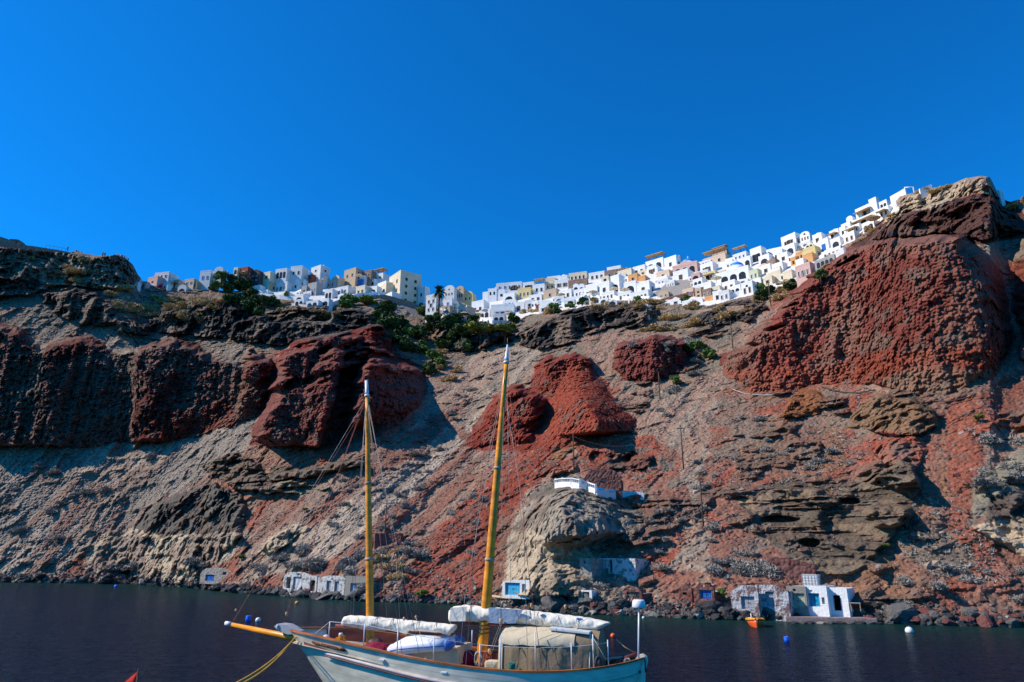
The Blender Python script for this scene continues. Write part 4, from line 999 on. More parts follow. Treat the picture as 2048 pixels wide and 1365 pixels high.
# ---- the tall cream house and the saddle
e = Hs(779,838,541,606,'C','f',46,'f23 s24',ratio=.95,desc='tall cream four storey house standing alone left of the palm tree',extra='')
Hs(756,790,566,590,'C','f',46,'f21a',ratio=.6)
Hs(770,800,584,602,'W','f',40,'f31')
Hs(836,857,573,618,'W2','f',25,'f11a f12',ratio=.8)
Hs(839,856,571,580,'T','g',30,'')
Hs(853,882,588,626,'W2','f',20,'f22 f11')
Hs(889,915,569,603,'W2','v',12,'f32 f11c',desc='white three bay house with rounded gable right of the palm tree')
Hs(913,932,571,600,'B','v',12,'f31 f11c')
Hs(928,951,581,604,'Y','v',10,'f21',desc='yellow cream rounded house at the low saddle of the town')
Hs(864,884,586,596,'T','g',20,'')
Hs(878,915,597,614,'W2','f',15,'f21b')
Hs(886,905,611,628,'B','f',12,'f11d f11c',wc='blue')
Hs(903,918,608,625,'C','f',15,'f11')
Hs(916,949,603,634,'K','g',25,'f12',ratio=1.0,desc='peach ochre gabled house just right of the palm tree')
Hs(945,977,600,630,'W','f',15,'f21 f11d')
Hs(966,979,584,602,'W','f',30,'')
Hs(977,996,577,594,'W','f',20,'f21',extra='chimney')
Hs(994,1020,566,582,'W2','f',15,'f21b')
Hs(1016,1046,564,581,'W','f',12,'f41 f11a')
Hs(996,1013,578,596,'W','v',18,'f11')
Hs(1008,1036,585,604,'W','f',35,'f11a')
Hs(1037,1068,575,597,'Y','f',30,'f31',desc='yellow flat house above the white lanes right of the saddle')
Hs(1047,1072,564,580,'W','f',18,'f21 f11a')
Hs(1069,1092,568,588,'W','f',18,'f21',extra='pergola')
Hs(985,1032,608,632,'W','f',12,'f21b f11d',wc='blue',extra='balcony',desc='lowest white house with two blue windows and a balcony')
Hs(987,1012,628,647,'W2','f',15,'f21a')
Hs(1028,1052,604,622,'W','f',25,'f11d')
Hs(960,990,618,636,'W2','f',20,'f21a')
Hs(950,968,624,638,'W','f',20,'f11a')
Hs(905,940,630,642,'P','f',15,'f21',extra='awning')
# ---- middle of the town
Hs(1091,1114,556,578,'C','f',20,'f22',extra='balcony')
Hs(1096,1123,552,568,'W','f',18,'f31')
Hs(1120,1137,551,566,'W','d',18,'')
Hs(1112,1142,558,578,'W','f',18,'f41 f21')
Hs(1089,1122,577,597,'B','f',40,'f11 s11')
Hs(1051,1072,600,618,'W2','f',25,'f11d f11')
Hs(1079,1099,603,626,'W','g',35,'f11',desc='small gabled white house with one window on the rim left of the grey green tree')
Hs(1072,1081,610,622,'T','f',20,'')
Hs(1110,1133,592,606,'W2','f',30,'f11a')
Hs(1060,1090,588,604,'W','f',30,'f21')
Hs(1120,1152,578,598,'W','f',40,'f21')
Hs(1140,1178,544,562,'C','f',15,'f41')
Hs(1139,1175,558,576,'N','f',15,'',ratio=.3,desc='long brown stone wall block under the skyline',cat='wall',name='stone_wall')
Hs(1147,1159,567,582,'W','v',20,'f11a')
Hs(1158,1171,567,582,'W','v',20,'f11a')
Hs(1150,1190,575,593,'W','f',35,'f41')
Hs(1180,1215,543,560,'W','f',20,'f31')
Hs(1212,1258,537,556,'N','f',15,'f31',ratio=.4)
Hs(1216,1246,532,541,'W','f',20,'')
Hs(1224,1249,549,584,'W','f',48,'f11a',ratio=1.0,desc='slim white tower like house with a small belfry in the middle of the town',extra='chimney')
Hs(1238,1273,537,555,'C','f',40,'f11 s11')
Hs(1170,1206,572,594,'W','f',45,'f21')
Hs(1200,1228,562,590,'W','f',45,'f11 f11d')
Hs(1205,1238,582,600,'W','f',40,'f31')
Hs(1258,1281,547,564,'O','f',35,'f11')
Hs(1278,1295,551,563,'O','f',35,'')
Hs(1250,1280,562,586,'W','f',35,'f11a')
Hs(1276,1309,562,588,'W','f',40,'f11 f11d s11')
Hs(1238,1270,582,600,'W','f',35,'f31')
Hs(1265,1308,580,600,'W','f',35,'f41')
Hs(1268,1298,530,550,'W','f',35,'f21')
Hs(1294,1334,516,538,'W','f',38,'f21a',extra='pergola',ratio=.5,desc='white house with a long reed roof pergola on the skyline left of the pink church')
Hs(1296,1320,530,548,'W','f',38,'f21 f11d')
Hs(1331,1361,511,538,'W','f',45,'f11 s11',ratio=.6)
Hs(1315,1348,540,556,'K','f',38,'f11')
Hs(1297,1349,552,566,'W','f',40,'f31')
# pink church
e = Hs(1349,1404,524,548,'P','f',25,'f31a',ratio=.7,desc='pink church with a blue dome on a white drum',cat='church',name='church',extra='')
def church_top(e, rr, hz, y, drum_h, belfry=None):
    MB().lathe((0, y, hz-.3), [(rr*1.08, 0), (rr*1.08, drum_h+.3), (rr*1.0, drum_h+.35), (.2, drum_h+.4)], 20).build('drum', M['W'], e)
    d = MB().lathe((0, y, hz+drum_h), [(rr, 0), (rr*.96, rr*.22), (rr*.85, rr*.42), (rr*.62, rr*.60), (rr*.32, rr*.72), (.02, rr*.76)], 24).build('dome', M['dome'], e)
    MB().box((0, y, hz+drum_h+rr*.76+.5), (.12, .12, 1.0)).box((0, y, hz+drum_h+rr*.76+.65), (.5, .12, .12)).build('cross', M['W'], d)
hh = HL[-1][4]*gr(1376, 548)/F*1.02
church_top(e, 1.9*gr(1376,548)/200, hh, 3.6, 1.9)
MB().prism([(-3.2, hh-.3), (3.2, hh-.3), (0, hh+1.7)], -.05, .4).build('gable', M['P'], e)
Hs(1349,1363,512,531,'P','f',25,'f11a',name='bell_tower',cat='tower',desc='pink and white belfry beside the blue dome of the pink church')
Hs(1349,1386,538,560,'W','f',35,'f11d')
Hs(1384,1405,545,562,'P','f',30,'f11a')
Hs(1403,1436,524,546,'W','f',40,'f21 f11a')
Hs(1388,1412,556,574,'W','f',40,'f21a')
Hs(1411,1439,542,560,'Y','f',35,'f21a',extra='awning')
Hs(1409,1460,508,527,'K','f',35,'f21',ratio=.5,extra='pergola')
Hs(1427,1459,503,512,'B','f',35,'',ratio=.5,extra='pergola')
Hs(1388,1436,564,582,'W','f',38,'f11')
Hs(1318,1344,579,595,'B','v',35,'f21')
Hs(1367,1394,576,595,'K','f',35,'f21 f11a')
Hs(1392,1407,577,595,'B','f',35,'f12')
Hs(1405,1429,577,594,'N','f',35,'f21')
Hs(1425,1446,572,590,'C','f',35,'f11')
Hs(1342,1368,592,610,'W','g',30,'f11')
Hs(1389,1410,593,606,'W','v',30,'')
Hs(1366,1390,600,610,'W','f',30,'')
Hs(1411,1430,592,603,'O','f',30,'')
Hs(1428,1450,581,604,'W','f',30,'f11')
Hs(1330,1392,586,600,'S','f',30,'',ratio=.2,cat='wall',name='stone_wall',desc='long dark red stone garden wall under the tan vaulted houses')
# white church with blue dome
e = Hs(1440,1508,534,563,'W','f',30,'f31a',ratio=.5,desc='large white church with three arches and a blue dome',cat='church',name='church')
hh = 29*gr(1474, 563)/F*1.02
church_top(e, 2.1*gr(1474,563)/200, hh, 3.2, 2.0)
e = Hs(1490,1506,512,536,'W','f',30,'f11a',name='bell_tower',cat='tower',desc='white bell tower with a tiny blue dome beside the domed white church',extra='D blue')
Hs(1468,1498,504,518,'W2','f',35,'f31',extra='pergola',ratio=.5)
Hs(1504,1533,493,524,'W','f',40,'f11a f21a s21',desc='white cube house standing on the skyline right of the white bell tower')
Hs(1500,1524,538,560,'L','f',40,'f21',desc='pale green flat house right of the domed white church')
Hs(1447,1480,560,582,'W','f',38,'f21')
Hs(1461,1490,570,590,'W','f',38,'f21a')
Hs(1486,1515,562,592,'W','f',38,'f21 f11c')
Hs(1440,1466,580,602,'W2','f',35,'f21')
Hs(1520,1548,508,530,'W','f',42,'f11a')
Hs(1536,1560,518,540,'N','f',42,'f11')
Hs(1524,1550,528,548,'W','f',42,'f11')
Hs(1547,1575,524,546,'W','f',42,'f31')
Hs(1540,1572,540,562,'C','f',40,'')
Hs(1528,1552,552,570,'C','f',40,'f11')
Hs(1568,1592,540,560,'C','f',40,'')
Hs(1506,1530,556,576,'W','f',40,'f11a')
Hs(1549,1574,498,520,'W','f',45,'f21')
Hs(1566,1604,466,494,'W','f',45,'f21 f11a s21',desc='large white corner house on the skyline, left of the two',ratio=.7)
Hs(1602,1626,461,482,'W','v',30,'f31 f11c',desc='white rounded gable house with three dark windows on the skyline')
Hs(1572,1600,486,510,'W','f',45,'f11a')
Hs(1560,1584,504,524,'W','f',45,'f11')
Hs(1583,1597,514,532,'O','f',38,'f11')
Hs(1594,1613,502,522,'O','f',38,'f21')
Hs(1610,1642,492,518,'Y','f',40,'f11a s11',extra='balcony')
Hs(1608,1634,508,526,'O','f',40,'')
Hs(1594,1614,517,534,'W','f',40,'')
Hs(1595,1635,525,557,'P','f',42,'f31 f11',desc='pink house standing right at the edge of the big red cliff')
Hs(1632,1675,512,530,'G','f',40,'f41a',ratio=.3)
Hs(1628,1652,466,488,'W','d',40,'f11')
Hs(1646,1692,494,510,'W','f',42,'f41',ratio=.5)
Hs(1640,1666,476,500,'W','f',42,'f11d',wc='blue')
Hs(1662,1686,458,480,'W','d',40,'f21a',desc='white domed house halfway up the steep right end of the town',extra='awning')
Hs(1682,1698,452,474,'W','f',42,'f11')
Hs(1664,1690,474,496,'W','f',42,'f11a')
Hs(1695,1712,430,450,'W','v',42,'f11')
Hs(1686,1710,444,466,'W','f',42,'f11a')
Hs(1696,1731,448,466,'W','f',42,'f31',extra='awning')
Hs(1690,1720,462,484,'W','f',42,'f21')
Hs(1704,1764,427,446,'W','f',42,'f31a',ratio=.4,extra='awning')
Hs(1727,1760,440,460,'W','f',42,'f21a')
Hs(1715,1764,406,434,'W','f',42,'f11',extra='arch awning',ratio=.7,desc='big white house with a great arched bay at the top right of the town')
Hs(1740,1760,395,412,'W','d',42,'')
Hs(1761,1782,400,418,'W','f',42,'f21a')
Hs(1760,1788,412,434,'W','f',42,'f21',extra='awning')
Hs(1991,2006,381,402,'W','f',30,'',desc='small plain white block behind the pale crag at far right')
# filler cubes of the lanes: further small houses between the traced ones
fr = random.Random(12)
for (ua, ub) in ((300,760), (965,1300), (1300,1560), (1180,1480), (1560,1700)):
    n = {300: 22, 965: 34, 1300: 24, 1180: 20, 1560: 14}[ua]
    for k in range(n):
        u = fr.uniform(ua, ub); lo, hi = float(ridge_v(u)), {300: 592, 965: 618, 1300: 575, 1180: 590, 1560: 510}[ua]
        if ua == 1560: hi = float(np.interp(u, [1560, 1700], [530, 470]))
        if ua == 300: hi = float(np.interp(u, [300, 450, 620, 760], [583, 586, 600, 592]))
        if hi-lo < 8: continue
        v = fr.uniform(lo+6, hi); wd = fr.uniform(13, 30); hg = fr.uniform(7, 13)
        Hs(u, u+wd, v-hg, v, fr.choices(['W', 'W2', 'C', 'K'], [10, 3, 2, 1])[0], fr.choices(['f', 'v', 'd'], [7, 2, .5])[0], fr.uniform(20, 45), fr.choice(['f11', 'f21', 'f11a', 'f21a', 'f11d', 'f31']))
# labels that single out each house
RN = {'f': 'flat roofed', 'v': 'vaulted', 'g': 'gabled', 'd': 'domed'}
used = {}
ORD = ['', 'second ', 'third ', 'fourth ', 'fifth ', 'sixth ', 'seventh ', 'eighth ', 'ninth ', 'tenth ', 'eleventh ', 'twelfth ', 'thirteenth ', 'fourteenth ', 'fifteenth ', 'sixteenth ']
buck = {}
for q in HL:
    e, uc, vc, ww, hh_, c, roof, nw, desc, ex = q
    if desc: tag(e, desc); continue
    k = min(range(len(LM)), key=lambda i: math.hypot((LM[i][1]-uc), (LM[i][2]-vc)*1.5)); nm_, lu, lv = LM[k]
    dx, dy = uc-lu, vc-lv
    side = ('left of' if dx < 0 else 'right of') if abs(dx) > abs(dy)*1.6 else (('above and ' if dy < 0 else 'below and ')+('left of' if dx < 0 else 'right of'))
    key = (c, roof, k, side); buck.setdefault(key, []).append((math.hypot(dx, dy), q))
for (c, roof, k, side), L in buck.items():
    L.sort(key=lambda t: t[0])
    for i, (_, q) in enumerate(L):
        e, nw = q[0], q[7]
        cn = CN.get(q[5], 'white'); ow = {0: 'windowless ', 1: 'one window ', 2: 'two window '}.get(nw, '')
        lab = '%s%s %s %shouse %s %s' % (ORD[i] if i else 'nearest ', cn, RN[roof], ow, side, LM[k][0])
        if len(lab.split()) > 16: lab = lab.replace(ow, '')
        if len(lab.split()) > 16: lab = lab.replace(' roofed', '')
        if len(lab.split()) > 16: lab = lab.replace('nearest ', '').replace('the white house with two blue windows', 'the balcony house')
        tag(e, lab)
# terrace walls
def low_wall(pts, c, label, h=1.1, th=.35, name='terrace_wall', drop=1.5):
    P = [place(u, v, gr(u, v)-.6) for u, v in pts]; m = MB()
    for a, b_ in zip(P[:-1], P[1:]):
        a, b_ = Vector(a.tolist()), Vector(b_.tolist()); d = (b_-a); L = math.hypot(d.x, d.y)
        n = Vector((-d.y, d.x, 0)).normalized()*th/2; 
        V = [m.bm.verts.new(p+q+Vector((0, 0, z))) for z in (-drop, h) for p in (a, b_) for q in (n, -n)]
        for f in ((0,1,3,2), (4,6,7,5), (0,4,5,1), (2,3,7,6), (0,2,6,4), (1,5,7,3)): m.bm.faces.new([V[i] for i in f])
    o = m.build(name, M[c]); tag(o, label, 'wall'); return o
low_wall([(478,590),(520,592),(560,597),(600,600)], 'W', 'long low white terrace wall beside the dark trees of the left cluster')
low_wall([(584,612),(615,616),(655,618),(662,612)], 'G', 'grey retaining wall under the lowest white terrace of the left cluster', 1.0, drop=3)
low_wall([(660,612),(690,600),(720,592),(770,590)], 'W', 'sloping white terrace wall climbing toward the tall cream house')
low_wall([(735,600),(770,598),(800,606),(830,614)], 'N', 'brown stone footing wall under the tall cream house', 1.5, .5, drop=3)
low_wall([(960,640),(985,648),(1015,648)], 'W', 'white terrace wall at the foot of the lowest white house')
low_wall([(1090,622),(1120,606),(1165,596),(1200,598)], 'W', 'white stepped wall climbing right of the small gabled house')
low_wall([(1165,602),(1200,590),(1238,600),(1300,600)], 'W', 'long white terrace wall on the rim in the middle of the town')
low_wall([(1450,600),(1480,590),(1515,584)], 'W', 'white terrace wall at the rim below the domed white church')
low_wall([(1632,531),(1660,522),(1690,505)], 'W2', 'pale terrace wall above the left edge of the big red cliff')
low_wall([(1782,402),(1800,392),(1812,385)], 'W', 'white stair wall climbing to the white frame on the skyline')
low_wall([(1840,387),(1852,383),(1864,378)], 'W', 'short white wall on the skyline right of the white frame')
# white frame pergola on the skyline
def frame():
    r = gr(1820, 388)-.5; a, b_ = W(1812, 388, r), W(1829, 387, r); e = empty('garden_frame', a, 0, 'white open square frame standing on the skyline by the pale crag', 'pergola'); d = b_-a; m = MB()
    for p in (Vector((0, 0, 0)), d):
        m2 = MB().box(p+Vector((0, 0, .6)), (.22, .22, 2.4)); m2.build('post', M['W'], e)
    MB().tube([Vector((-.1, 0, 1.7)), d+Vector((.1, 0, 1.7))], .14, 6).build('beam', M['W'], e)
frame()
# parasols
def parasol_proto():
    e = empty('parasol', (0, 0, 0)); MB().tube([(0, 0, 0), (0, 0, 2.4)], .05, 6).build('pole', M['dkwood'], e)
    MB().lathe((0, 0, 2.0), [(1.6, 0), (1.1, .28), (.5, .55), (.02, .7)], 8).build('canopy', M['canvasP'], e); return e
pp = parasol_proto(); first = True
for i, (u, v, lab) in enumerate([(940,636,'beside the ochre gabled house'), (955,640,'left of the lowest white house'), (928,641,'nearest the dark gully trees'), (972,632,'on the white lane below the saddle'), (644,571,'on the grey building terrace'), (718,561,'next to the blue painted wall'), (1122,601,'on the white lane right of the tan box house'), (1228,590,'at the foot of the slim white tower'), (1250,592,'right of the slim white tower'), (1434,570,'below the yellow house by the pink church'), (486,556,'in front of the dark red house'), (1186,596,'beside the rim trees in the middle'), (1016,640,'right of the lowest white house'), (1750,452,'on the terraces of the topmost houses')]):
    o = pp if first else copy_tree(pp); first = False
    o.location = W(u, v, gr(u, v)-2.0); tag(o, 'cream sun parasol '+lab, 'parasol', 'parasols on the terraces')
# ================================================================ CASTLE RUIN
def ruin():
    r = 276.0
    e = empty('castle_ruin', W(20, 500, r), 0, 'ruined brown castle wall with an open window at the left end of the ridge', 'ruin'); o = Vector(e.location)
    def panel(poly, hole=None, dy=1.2, nm='wall'):
        m = MB(); P = [W(u, v, r)-o for u, v in poly]; 
        a = [m.bm.verts.new(p) for p in P]; b_ = [m.bm.verts.new(p+Vector((.3, dy, 0))) for p in P]; n = len(P)
        m.bm.faces.new(a); m.bm.faces.new(list(reversed(b_)))
        for i in range(n): m.bm.faces.new((a[i], b_[i], b_[(i+1) % n], a[(i+1) % n]))
        bmesh.ops.triangulate(m.bm, faces=[f for f in m.bm.faces if len(f.verts) > 4])
        m.build(nm, M['N'], e)
    panel([(-30,500),(-30,472),(2,474),(14,478),(18,481),(18,500)])
    panel([(18,500),(18,479),(24,478),(29,479),(29,500)], nm='wall')
    panel([(29,483),(29,478.5),(36,479.5),(36,483.2)]); panel([(29,500),(29,489.5),(36,489.5),(36,500)]); panel([(36,500),(36,479.5),(42,484),(48,490),(50,493),(52,500)])
    panel([(52,502),(52,491),(70,493),(100,498),(120,501),(140,505),(140,512),(60,508)])
    panel([(-30,520),(-30,500),(60,503),(140,512),(130,522),(60,522)], dy=2.5, nm='rampart')
ruin()
# railing and people on the ridge
def railing():
    e = None; pts = [(92,492),(100,494),(108,495.5),(116,497),(124,498.5),(132,500)]; r = 286
    P = [W(u, v, r) for u, v in pts]; e = empty('railing', P[0], 0, 'thin dark railing along the castle ridge at far left', 'railing')
    for p in P: MB().tube([p-P[0]-Vector((0, 0, 1.6)), p-P[0]+Vector((0, 0, .5))], .06, 5).build('post', M['dkwood'], e)
    MB().tube([p-P[0]+Vector((0, 0, .5)) for p in P], .05, 5).build('rail', M['dkwood'], e)
railing()
skin = plaster('skin', (.45, .26, .18), stain=0, bump=0)
def person(u, v, hpx, cloth, label, yaw=0):
    r = gr(u, v+2)-.3; h = max(hpx*r/F*1.0, 1.6); h = 1.72; p = W(u, v, r); p.z -= .15; k = h/1.72
    V = [(0,0,.92),(0,0,1.15),(0,0,1.42),(0,0,1.52),(0,.01,1.66),(.1,0,.88),(.12,-.03,.48),(.13,.02,.06),(.13,-.12,.03),(-.1,0,.88),(-.12,.05,.48),(-.14,.1,.06),(-.14,-.03,.03),(.19,0,1.40),(.25,-.03,1.12),(.24,-.14,.90),(-.19,0,1.40),(-.26,.02,1.12),(-.27,-.06,.88)]
    E = [(0,1),(1,2),(2,3),(3,4),(0,5),(5,6),(6,7),(7,8),(0,9),(9,10),(10,11),(11,12),(2,13),(13,14),(14,15),(2,16),(16,17),(17,18)]
    Rd = [.14,.13,.13,.055,.10,.09,.065,.05,.04,.09,.065,.05,.04,.06,.045,.035,.06,.045,.035]
    me = bpy.data.meshes.new('body'); me.from_pydata(V, E, []); o = link('person', me, None, p); o.rotation_euler = (0, 0, yaw)
    md = o.modifiers.new('skin', 'SKIN'); 
    for sv_, q in zip(me.skin_vertices[0].data if me.skin_vertices else [], Rd): sv_.radius = (q, q)
    if not me.skin_vertices:
        bm = bmesh.new(); bm.from_mesh(me); bm.verts.layers.skin.verify(); bm.to_mesh(me); bm.free()
        for sv_, q in zip(me.skin_vertices[0].data, Rd): sv_.radius = (q, q)
    me.skin_vertices[0].data[0].use_root = True
    dg = bpy.context.evaluated_depsgraph_get(); o2 = o.evaluated_get(dg); me2 = bpy.data.meshes.new_from_object(o2); o.modifiers.clear(); o.data = me2
    me2.materials.clear(); me2.materials.append(skin); me2.materials.append(M[cloth]); me2.materials.append(M['dkwood'])
    for f in me2.polygons:
        z = f.center.z; f.material_index = 0 if z > 1.47 or abs(f.center.x) > .215 else (1 if z > .9 else 2)
    tag(o, label, 'person')
for i, (u, v, c, lab) in enumerate([(240.5,517,'W','leftmost person of the row on the ridge end, white top'), (243.5,518,'T','person in a dark red top standing on the ridge end'), (248,519.5,'blue','person in a blue top on the ridge end'), (252,520.5,'K','person in a peach top near the ridge tip'), (256,522,'W','person in a white top nearest the ridge tip'), (205,512.5,'C','person in a cream top standing before the thorn bush crest'), (209,513,'T','person in a red top beside the one in cream on the crest'), (135,501,'D','person in dark clothes at the right end of the railing')]):
    person(u, v, 5, c, lab, i*.7)
# ================================================================ SHORE HUTS
def hut_frame(u0, u1, vb, a_world, dr=0.0):
    """stand of a hut: left and right front corners, facade turned so that its outward normal points a_world degrees left of straight out to sea"""
    uc = (u0+u1)/2; r = -H/float(te_of(uc, vb)) if False else gr(uc, vb)-dr
    p = W(uc, vb, r); n = Vector((-math.sin(R(a_world)), -math.cos(R(a_world)), 0)); x = Vector((-n.y, n.x, 0))
    def hit(u):                                # where the bearing of u meets the facade line
        ax, by, _ = rays(u, vb); d = Vector((float(ax), float(by), 0)); den = d.dot(n); t = (Vector((p.x, p.y, 0)).dot(n))/den; return (d*t-Vector((p.x, p.y, 0))).dot(x)
    return p, n, x, hit(u0), hit(u1)
def hut(u0, u1, vt, vb, c, opens, label, a=36, depth=3.5, roof='flat', drop=.9, dr=.3, name='boat_hut', cat='hut', topline=None):
    p, n, x, x0, x1 = hut_frame(u0, u1, vb, a, dr); rz = math.atan2(x.y, x.x); r = math.hypot(p.x, p.y)
    e = empty(name, p, rz, label, cat, 'old boat huts along the shore')
    hz = lambda v: r*float(te_of((u0+u1)/2, v)-te_of((u0+u1)/2, vb)); hx = lambda u: x0+(u-u0)/(u1-u0)*(x1-x0)
    h = hz(vt); T = .38; w = x1-x0; m = MB()
    os_ = sorted([(hx(o[0]), hx(o[1]), hz(o[3]), hz(o[2]), o) for o in opens]); cur = x0
    tl = topline or [(0, h), (1, h)]
    def top(xx): return float(np.interp((xx-x0)/w, [q[0] for q in tl], [q[1] if topline is None else h*q[1] for q in tl]))
    def strip(xa, xb, za, zb=None):
        if xb-xa < .01: return
        k = max(1, int((xb-xa)/.7)); 
        for i in range(k):
            a_, b_ = xa+(xb-xa)*i/k, xa+(xb-xa)*(i+1)/k
            ta = top(a_) if zb is None else zb; tb = top(b_) if zb is None else zb
            m.prism([(a_, za), (b_, za), (b_, tb), (a_, ta)], 0, T)
    cols = []
    for (xa, xb, za, zb, o) in os_:
        if cols and xa < cols[-1][1]-.05: cols[-1][2].append((xa, xb, za, zb, o)); cols[-1][1] = max(cols[-1][1], xb)
        else: cols.append([xa, xb, [(xa, xb, za, zb, o)]])
    for xa, xb, L in cols:
        strip(cur, xa, -drop); L.sort(key=lambda t: t[2]); z = -drop
        for (a_, b_, za, zb, o) in L:
            if za > z+.01: strip(xa, xb, z, za)
            if a_ > xa+.03: strip(xa, a_, za, zb)
            if b_ < xb-.03: strip(b_, xb, za, zb)
            z = zb
        strip(xa, xb, z); cur = xb
    strip(cur, x1, -drop)
    # side and back walls and roof butt behind the front
    hm = min(top(x0), top(x1))
    m.box((x0+T/2, T+depth/2, (hm-drop)/2-.05), (T, depth, hm+drop-.1)); m.box((x1-T/2, T+depth/2, (hm-drop)/2-.05), (T, depth, hm+drop-.1))
    m.build('wall', M[c], e)
    if roof == 'dome':
        g = []
        for i in range(9):
            t = math.pi*i/8; g.append([(x0+w/2-w/2*math.cos(t), T*.5+y, hm-.1+.28*w*math.sin(t)**.8) for y in np.linspace(0, depth, 4)])
        MB().grid(g).build('roof', M[c], e)
    else: MB().box(((x0+x1)/2, T+depth/2, hm-.2), (w-.1, depth-.02, .25)).build('roof', M['ruin' if c != 'W' else 'W2'], e)
    for (xa, xb, za, zb, o) in os_:
        mat = o[4]
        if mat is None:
            MB().box(((xa+xb)/2, T+.9, (za+zb)/2), (xb-xa+.3, .06, zb-za+.3)).build('interior_shade_panel', M['black'], e); continue  # near black sheet paints the shade inside the opening
        nm = o[5] if len(o) > 5 else 'door'
        leafs = o[6] if len(o) > 6 else 1
        for i in range(leafs):
            q = (xb-xa)/leafs; cx = xa+q*(i+.5); d = MB().box((cx, T-.10, (za+zb)/2), (q-.03, .07, zb-za-.02))
            nbd = max(2, int(q/.18))
            for k in range(1, nbd): d.box((cx-q/2+q*k/nbd, T-.142, (za+zb)/2), (.018, .012, zb-za-.04))
            for zz in (.2, .8): d.box((cx, T-.15, za+(zb-za)*zz), (q-.08, .03, .09))
            dd = d.build(nm, M[mat], e)
            if nm == 'door': MB().box((cx+q*.38*(1 if i == 0 else -1), T-.19, (za+zb)/2), (.03, .05, .12)).build('handle', M['D'], dd)
        f = MB(); 
        f.box((xa+.03, T-.2, (za+zb)/2), (.06, .12, zb-za-.01)).box((xb-.03, T-.2, (za+zb)/2), (.06, .12, zb-za-.01)).box(((xa+xb)/2, T-.2, zb-.03), (xb-xa-.13, .12, .06)); f.build('door_frame' if nm == 'door' else 'window_frame', M['oldwood'], e)
    return e
hut(399,470,1136,1164,'GS',[(410,428,1150,1163,'blue','door',2),(444,451,1144,1150,None)],'low grey stone hut with a small blue door at the left end of the shore',drop=.4,topline=[(0,.55),(.12,.95),(.5,1),(1,.7)])
hut(565,632,1144,1183,'ruin',[(571,580,1155,1178,None),(585,602,1154,1180,'W2','shutter',1),(619,629,1160,1182,None),(592,597,1147,1151,None)],'crumbling white hut with a black doorway, leftmost of the joined white huts',topline=[(0,.72),(.1,.95),(.5,1),(.8,.82),(1,.8)])
hut(634,688,1152,1187,'ruin',[(652,661,1162,1186,'oldwood','door',1),(668,677,1163,1186,'oldwood','door',1),(661,665,1157,1160,None)],'white hut with two grey wooden doors, middle of the joined huts',topline=[(0,.85),(.3,1),(.8,1),(1,.85)])
hut(689,736,1153,1187,'conc',[(700,722,1167,1187,'pblue','door',2)],'grey hut with a pale blue double door right of the two door hut',topline=[(0,1),(1,.98)])
hut(1005,1060,1160,1193,'W2',[(1010,1040,1166,1191,'turq','door',2),(1044,1052,1168,1186,'W2','shutter',1)],'white hut with a wide turquoise door at the foot of the grey knob',dr=.2,drop=.25,topline=[(0,.9),(.6,1),(1,1)])
hut(1160,1184,1117,1150,'GS',[(1168,1172,1123,1128,None)],'small grey stone lean to with one black window left of the ruined house',drop=.9,dr=.5)
hut(1185,1272,1117,1147,'ruin',[(1191,1207,1119,1146,'oldwood','door',2),(1200,1206,1133,1138,None),(1210,1218,1121,1146,'W2','door',1),(1220,1226,1121,1146,None),(1237,1246,1121,1128,'oldwood','shutter',1)],'roofless white ruined house with old doors above the shore on the knob ledge',drop=.9,dr=.5)
hut(1263,1278,1121,1140,'pblue',[],'faded blue plank shed beside the roofless ruined house',drop=.5,dr=.5,depth=1.2)
hut(1157,1184,1181,1197,'W2',[(1165,1179,1184,1196,None)],'low white doorway frame among the black boulders',dr=.3,depth=2,drop=.3)
hut(1248,1284,1176,1196,'S',[(1254,1279,1184,1196,None)],'wide dark cave mouth walled with red stones near the shore',dr=.8,depth=2.5,topline=[(0,.6),(.3,1),(.8,.9),(1,.5)])
hut(1388,1429,1166,1199,'S',[(1400,1424,1180,1198,'blue','door',2),(1405,1412,1170,1175,None)],'red stone hut with a blue double door and a little square window',dr=1,topline=[(0,.5),(.3,1),(.8,.95),(1,.7)])
hut(1357,1384,1168,1194,'S',[(1366,1374,1185,1190,None)],'low rounded red stone vault left of the blue door hut',dr=1,roof='dome',topline=[(0,.4),(.25,.9),(.5,1),(.8,.9),(1,.6)])
hut(1464,1519,1171,1221,'ruin2',[(1484,1511,1193,1219,'oldwood','door',2)],'dark red and grey peeling hut with a wide grey double door',dr=1,topline=[(0,.7),(.15,.95),(.5,1),(1,1)])
hut(1520,1580,1171,1222,'ruin2',[(1534,1551,1184,1214,'oldwood','door',1)],'bulging grey peeling hut with a single narrow grey door',dr=1.2,topline=[(0,1),(.7,1),(.9,.93),(1,.8)])
hut(1577,1616,1173,1219,'conc',[(1583,1612,1187,1218,'green','door',2),(1590,1596,1178,1183,None)],'grey hut with a pale green double door right of the bulging hut',dr=1)
hut(1615,1658,1172,1220,'W',[(1619,1642,1187,1214,'teal','door',2),(1623,1629,1181,1184,None),(1646,1652,1195,1208,'C','niche',1)],'white hut with a bright teal blue door beside the water tank',dr=1.1)
hut(1656,1699,1176,1222,'W',[(1669,1684,1191,1222,None)],'whitest hut with a tall open black doorway at the right end of the row',dr=1.5,depth=3.0)
hut(1573,1650,1150,1172,'conc',[],'domed grey hut standing behind the row of shore huts',dr=-1.5,roof='dome',depth=3,topline=[(0,.4),(.2,.8),(.5,1),(.8,.8),(1,.5)])
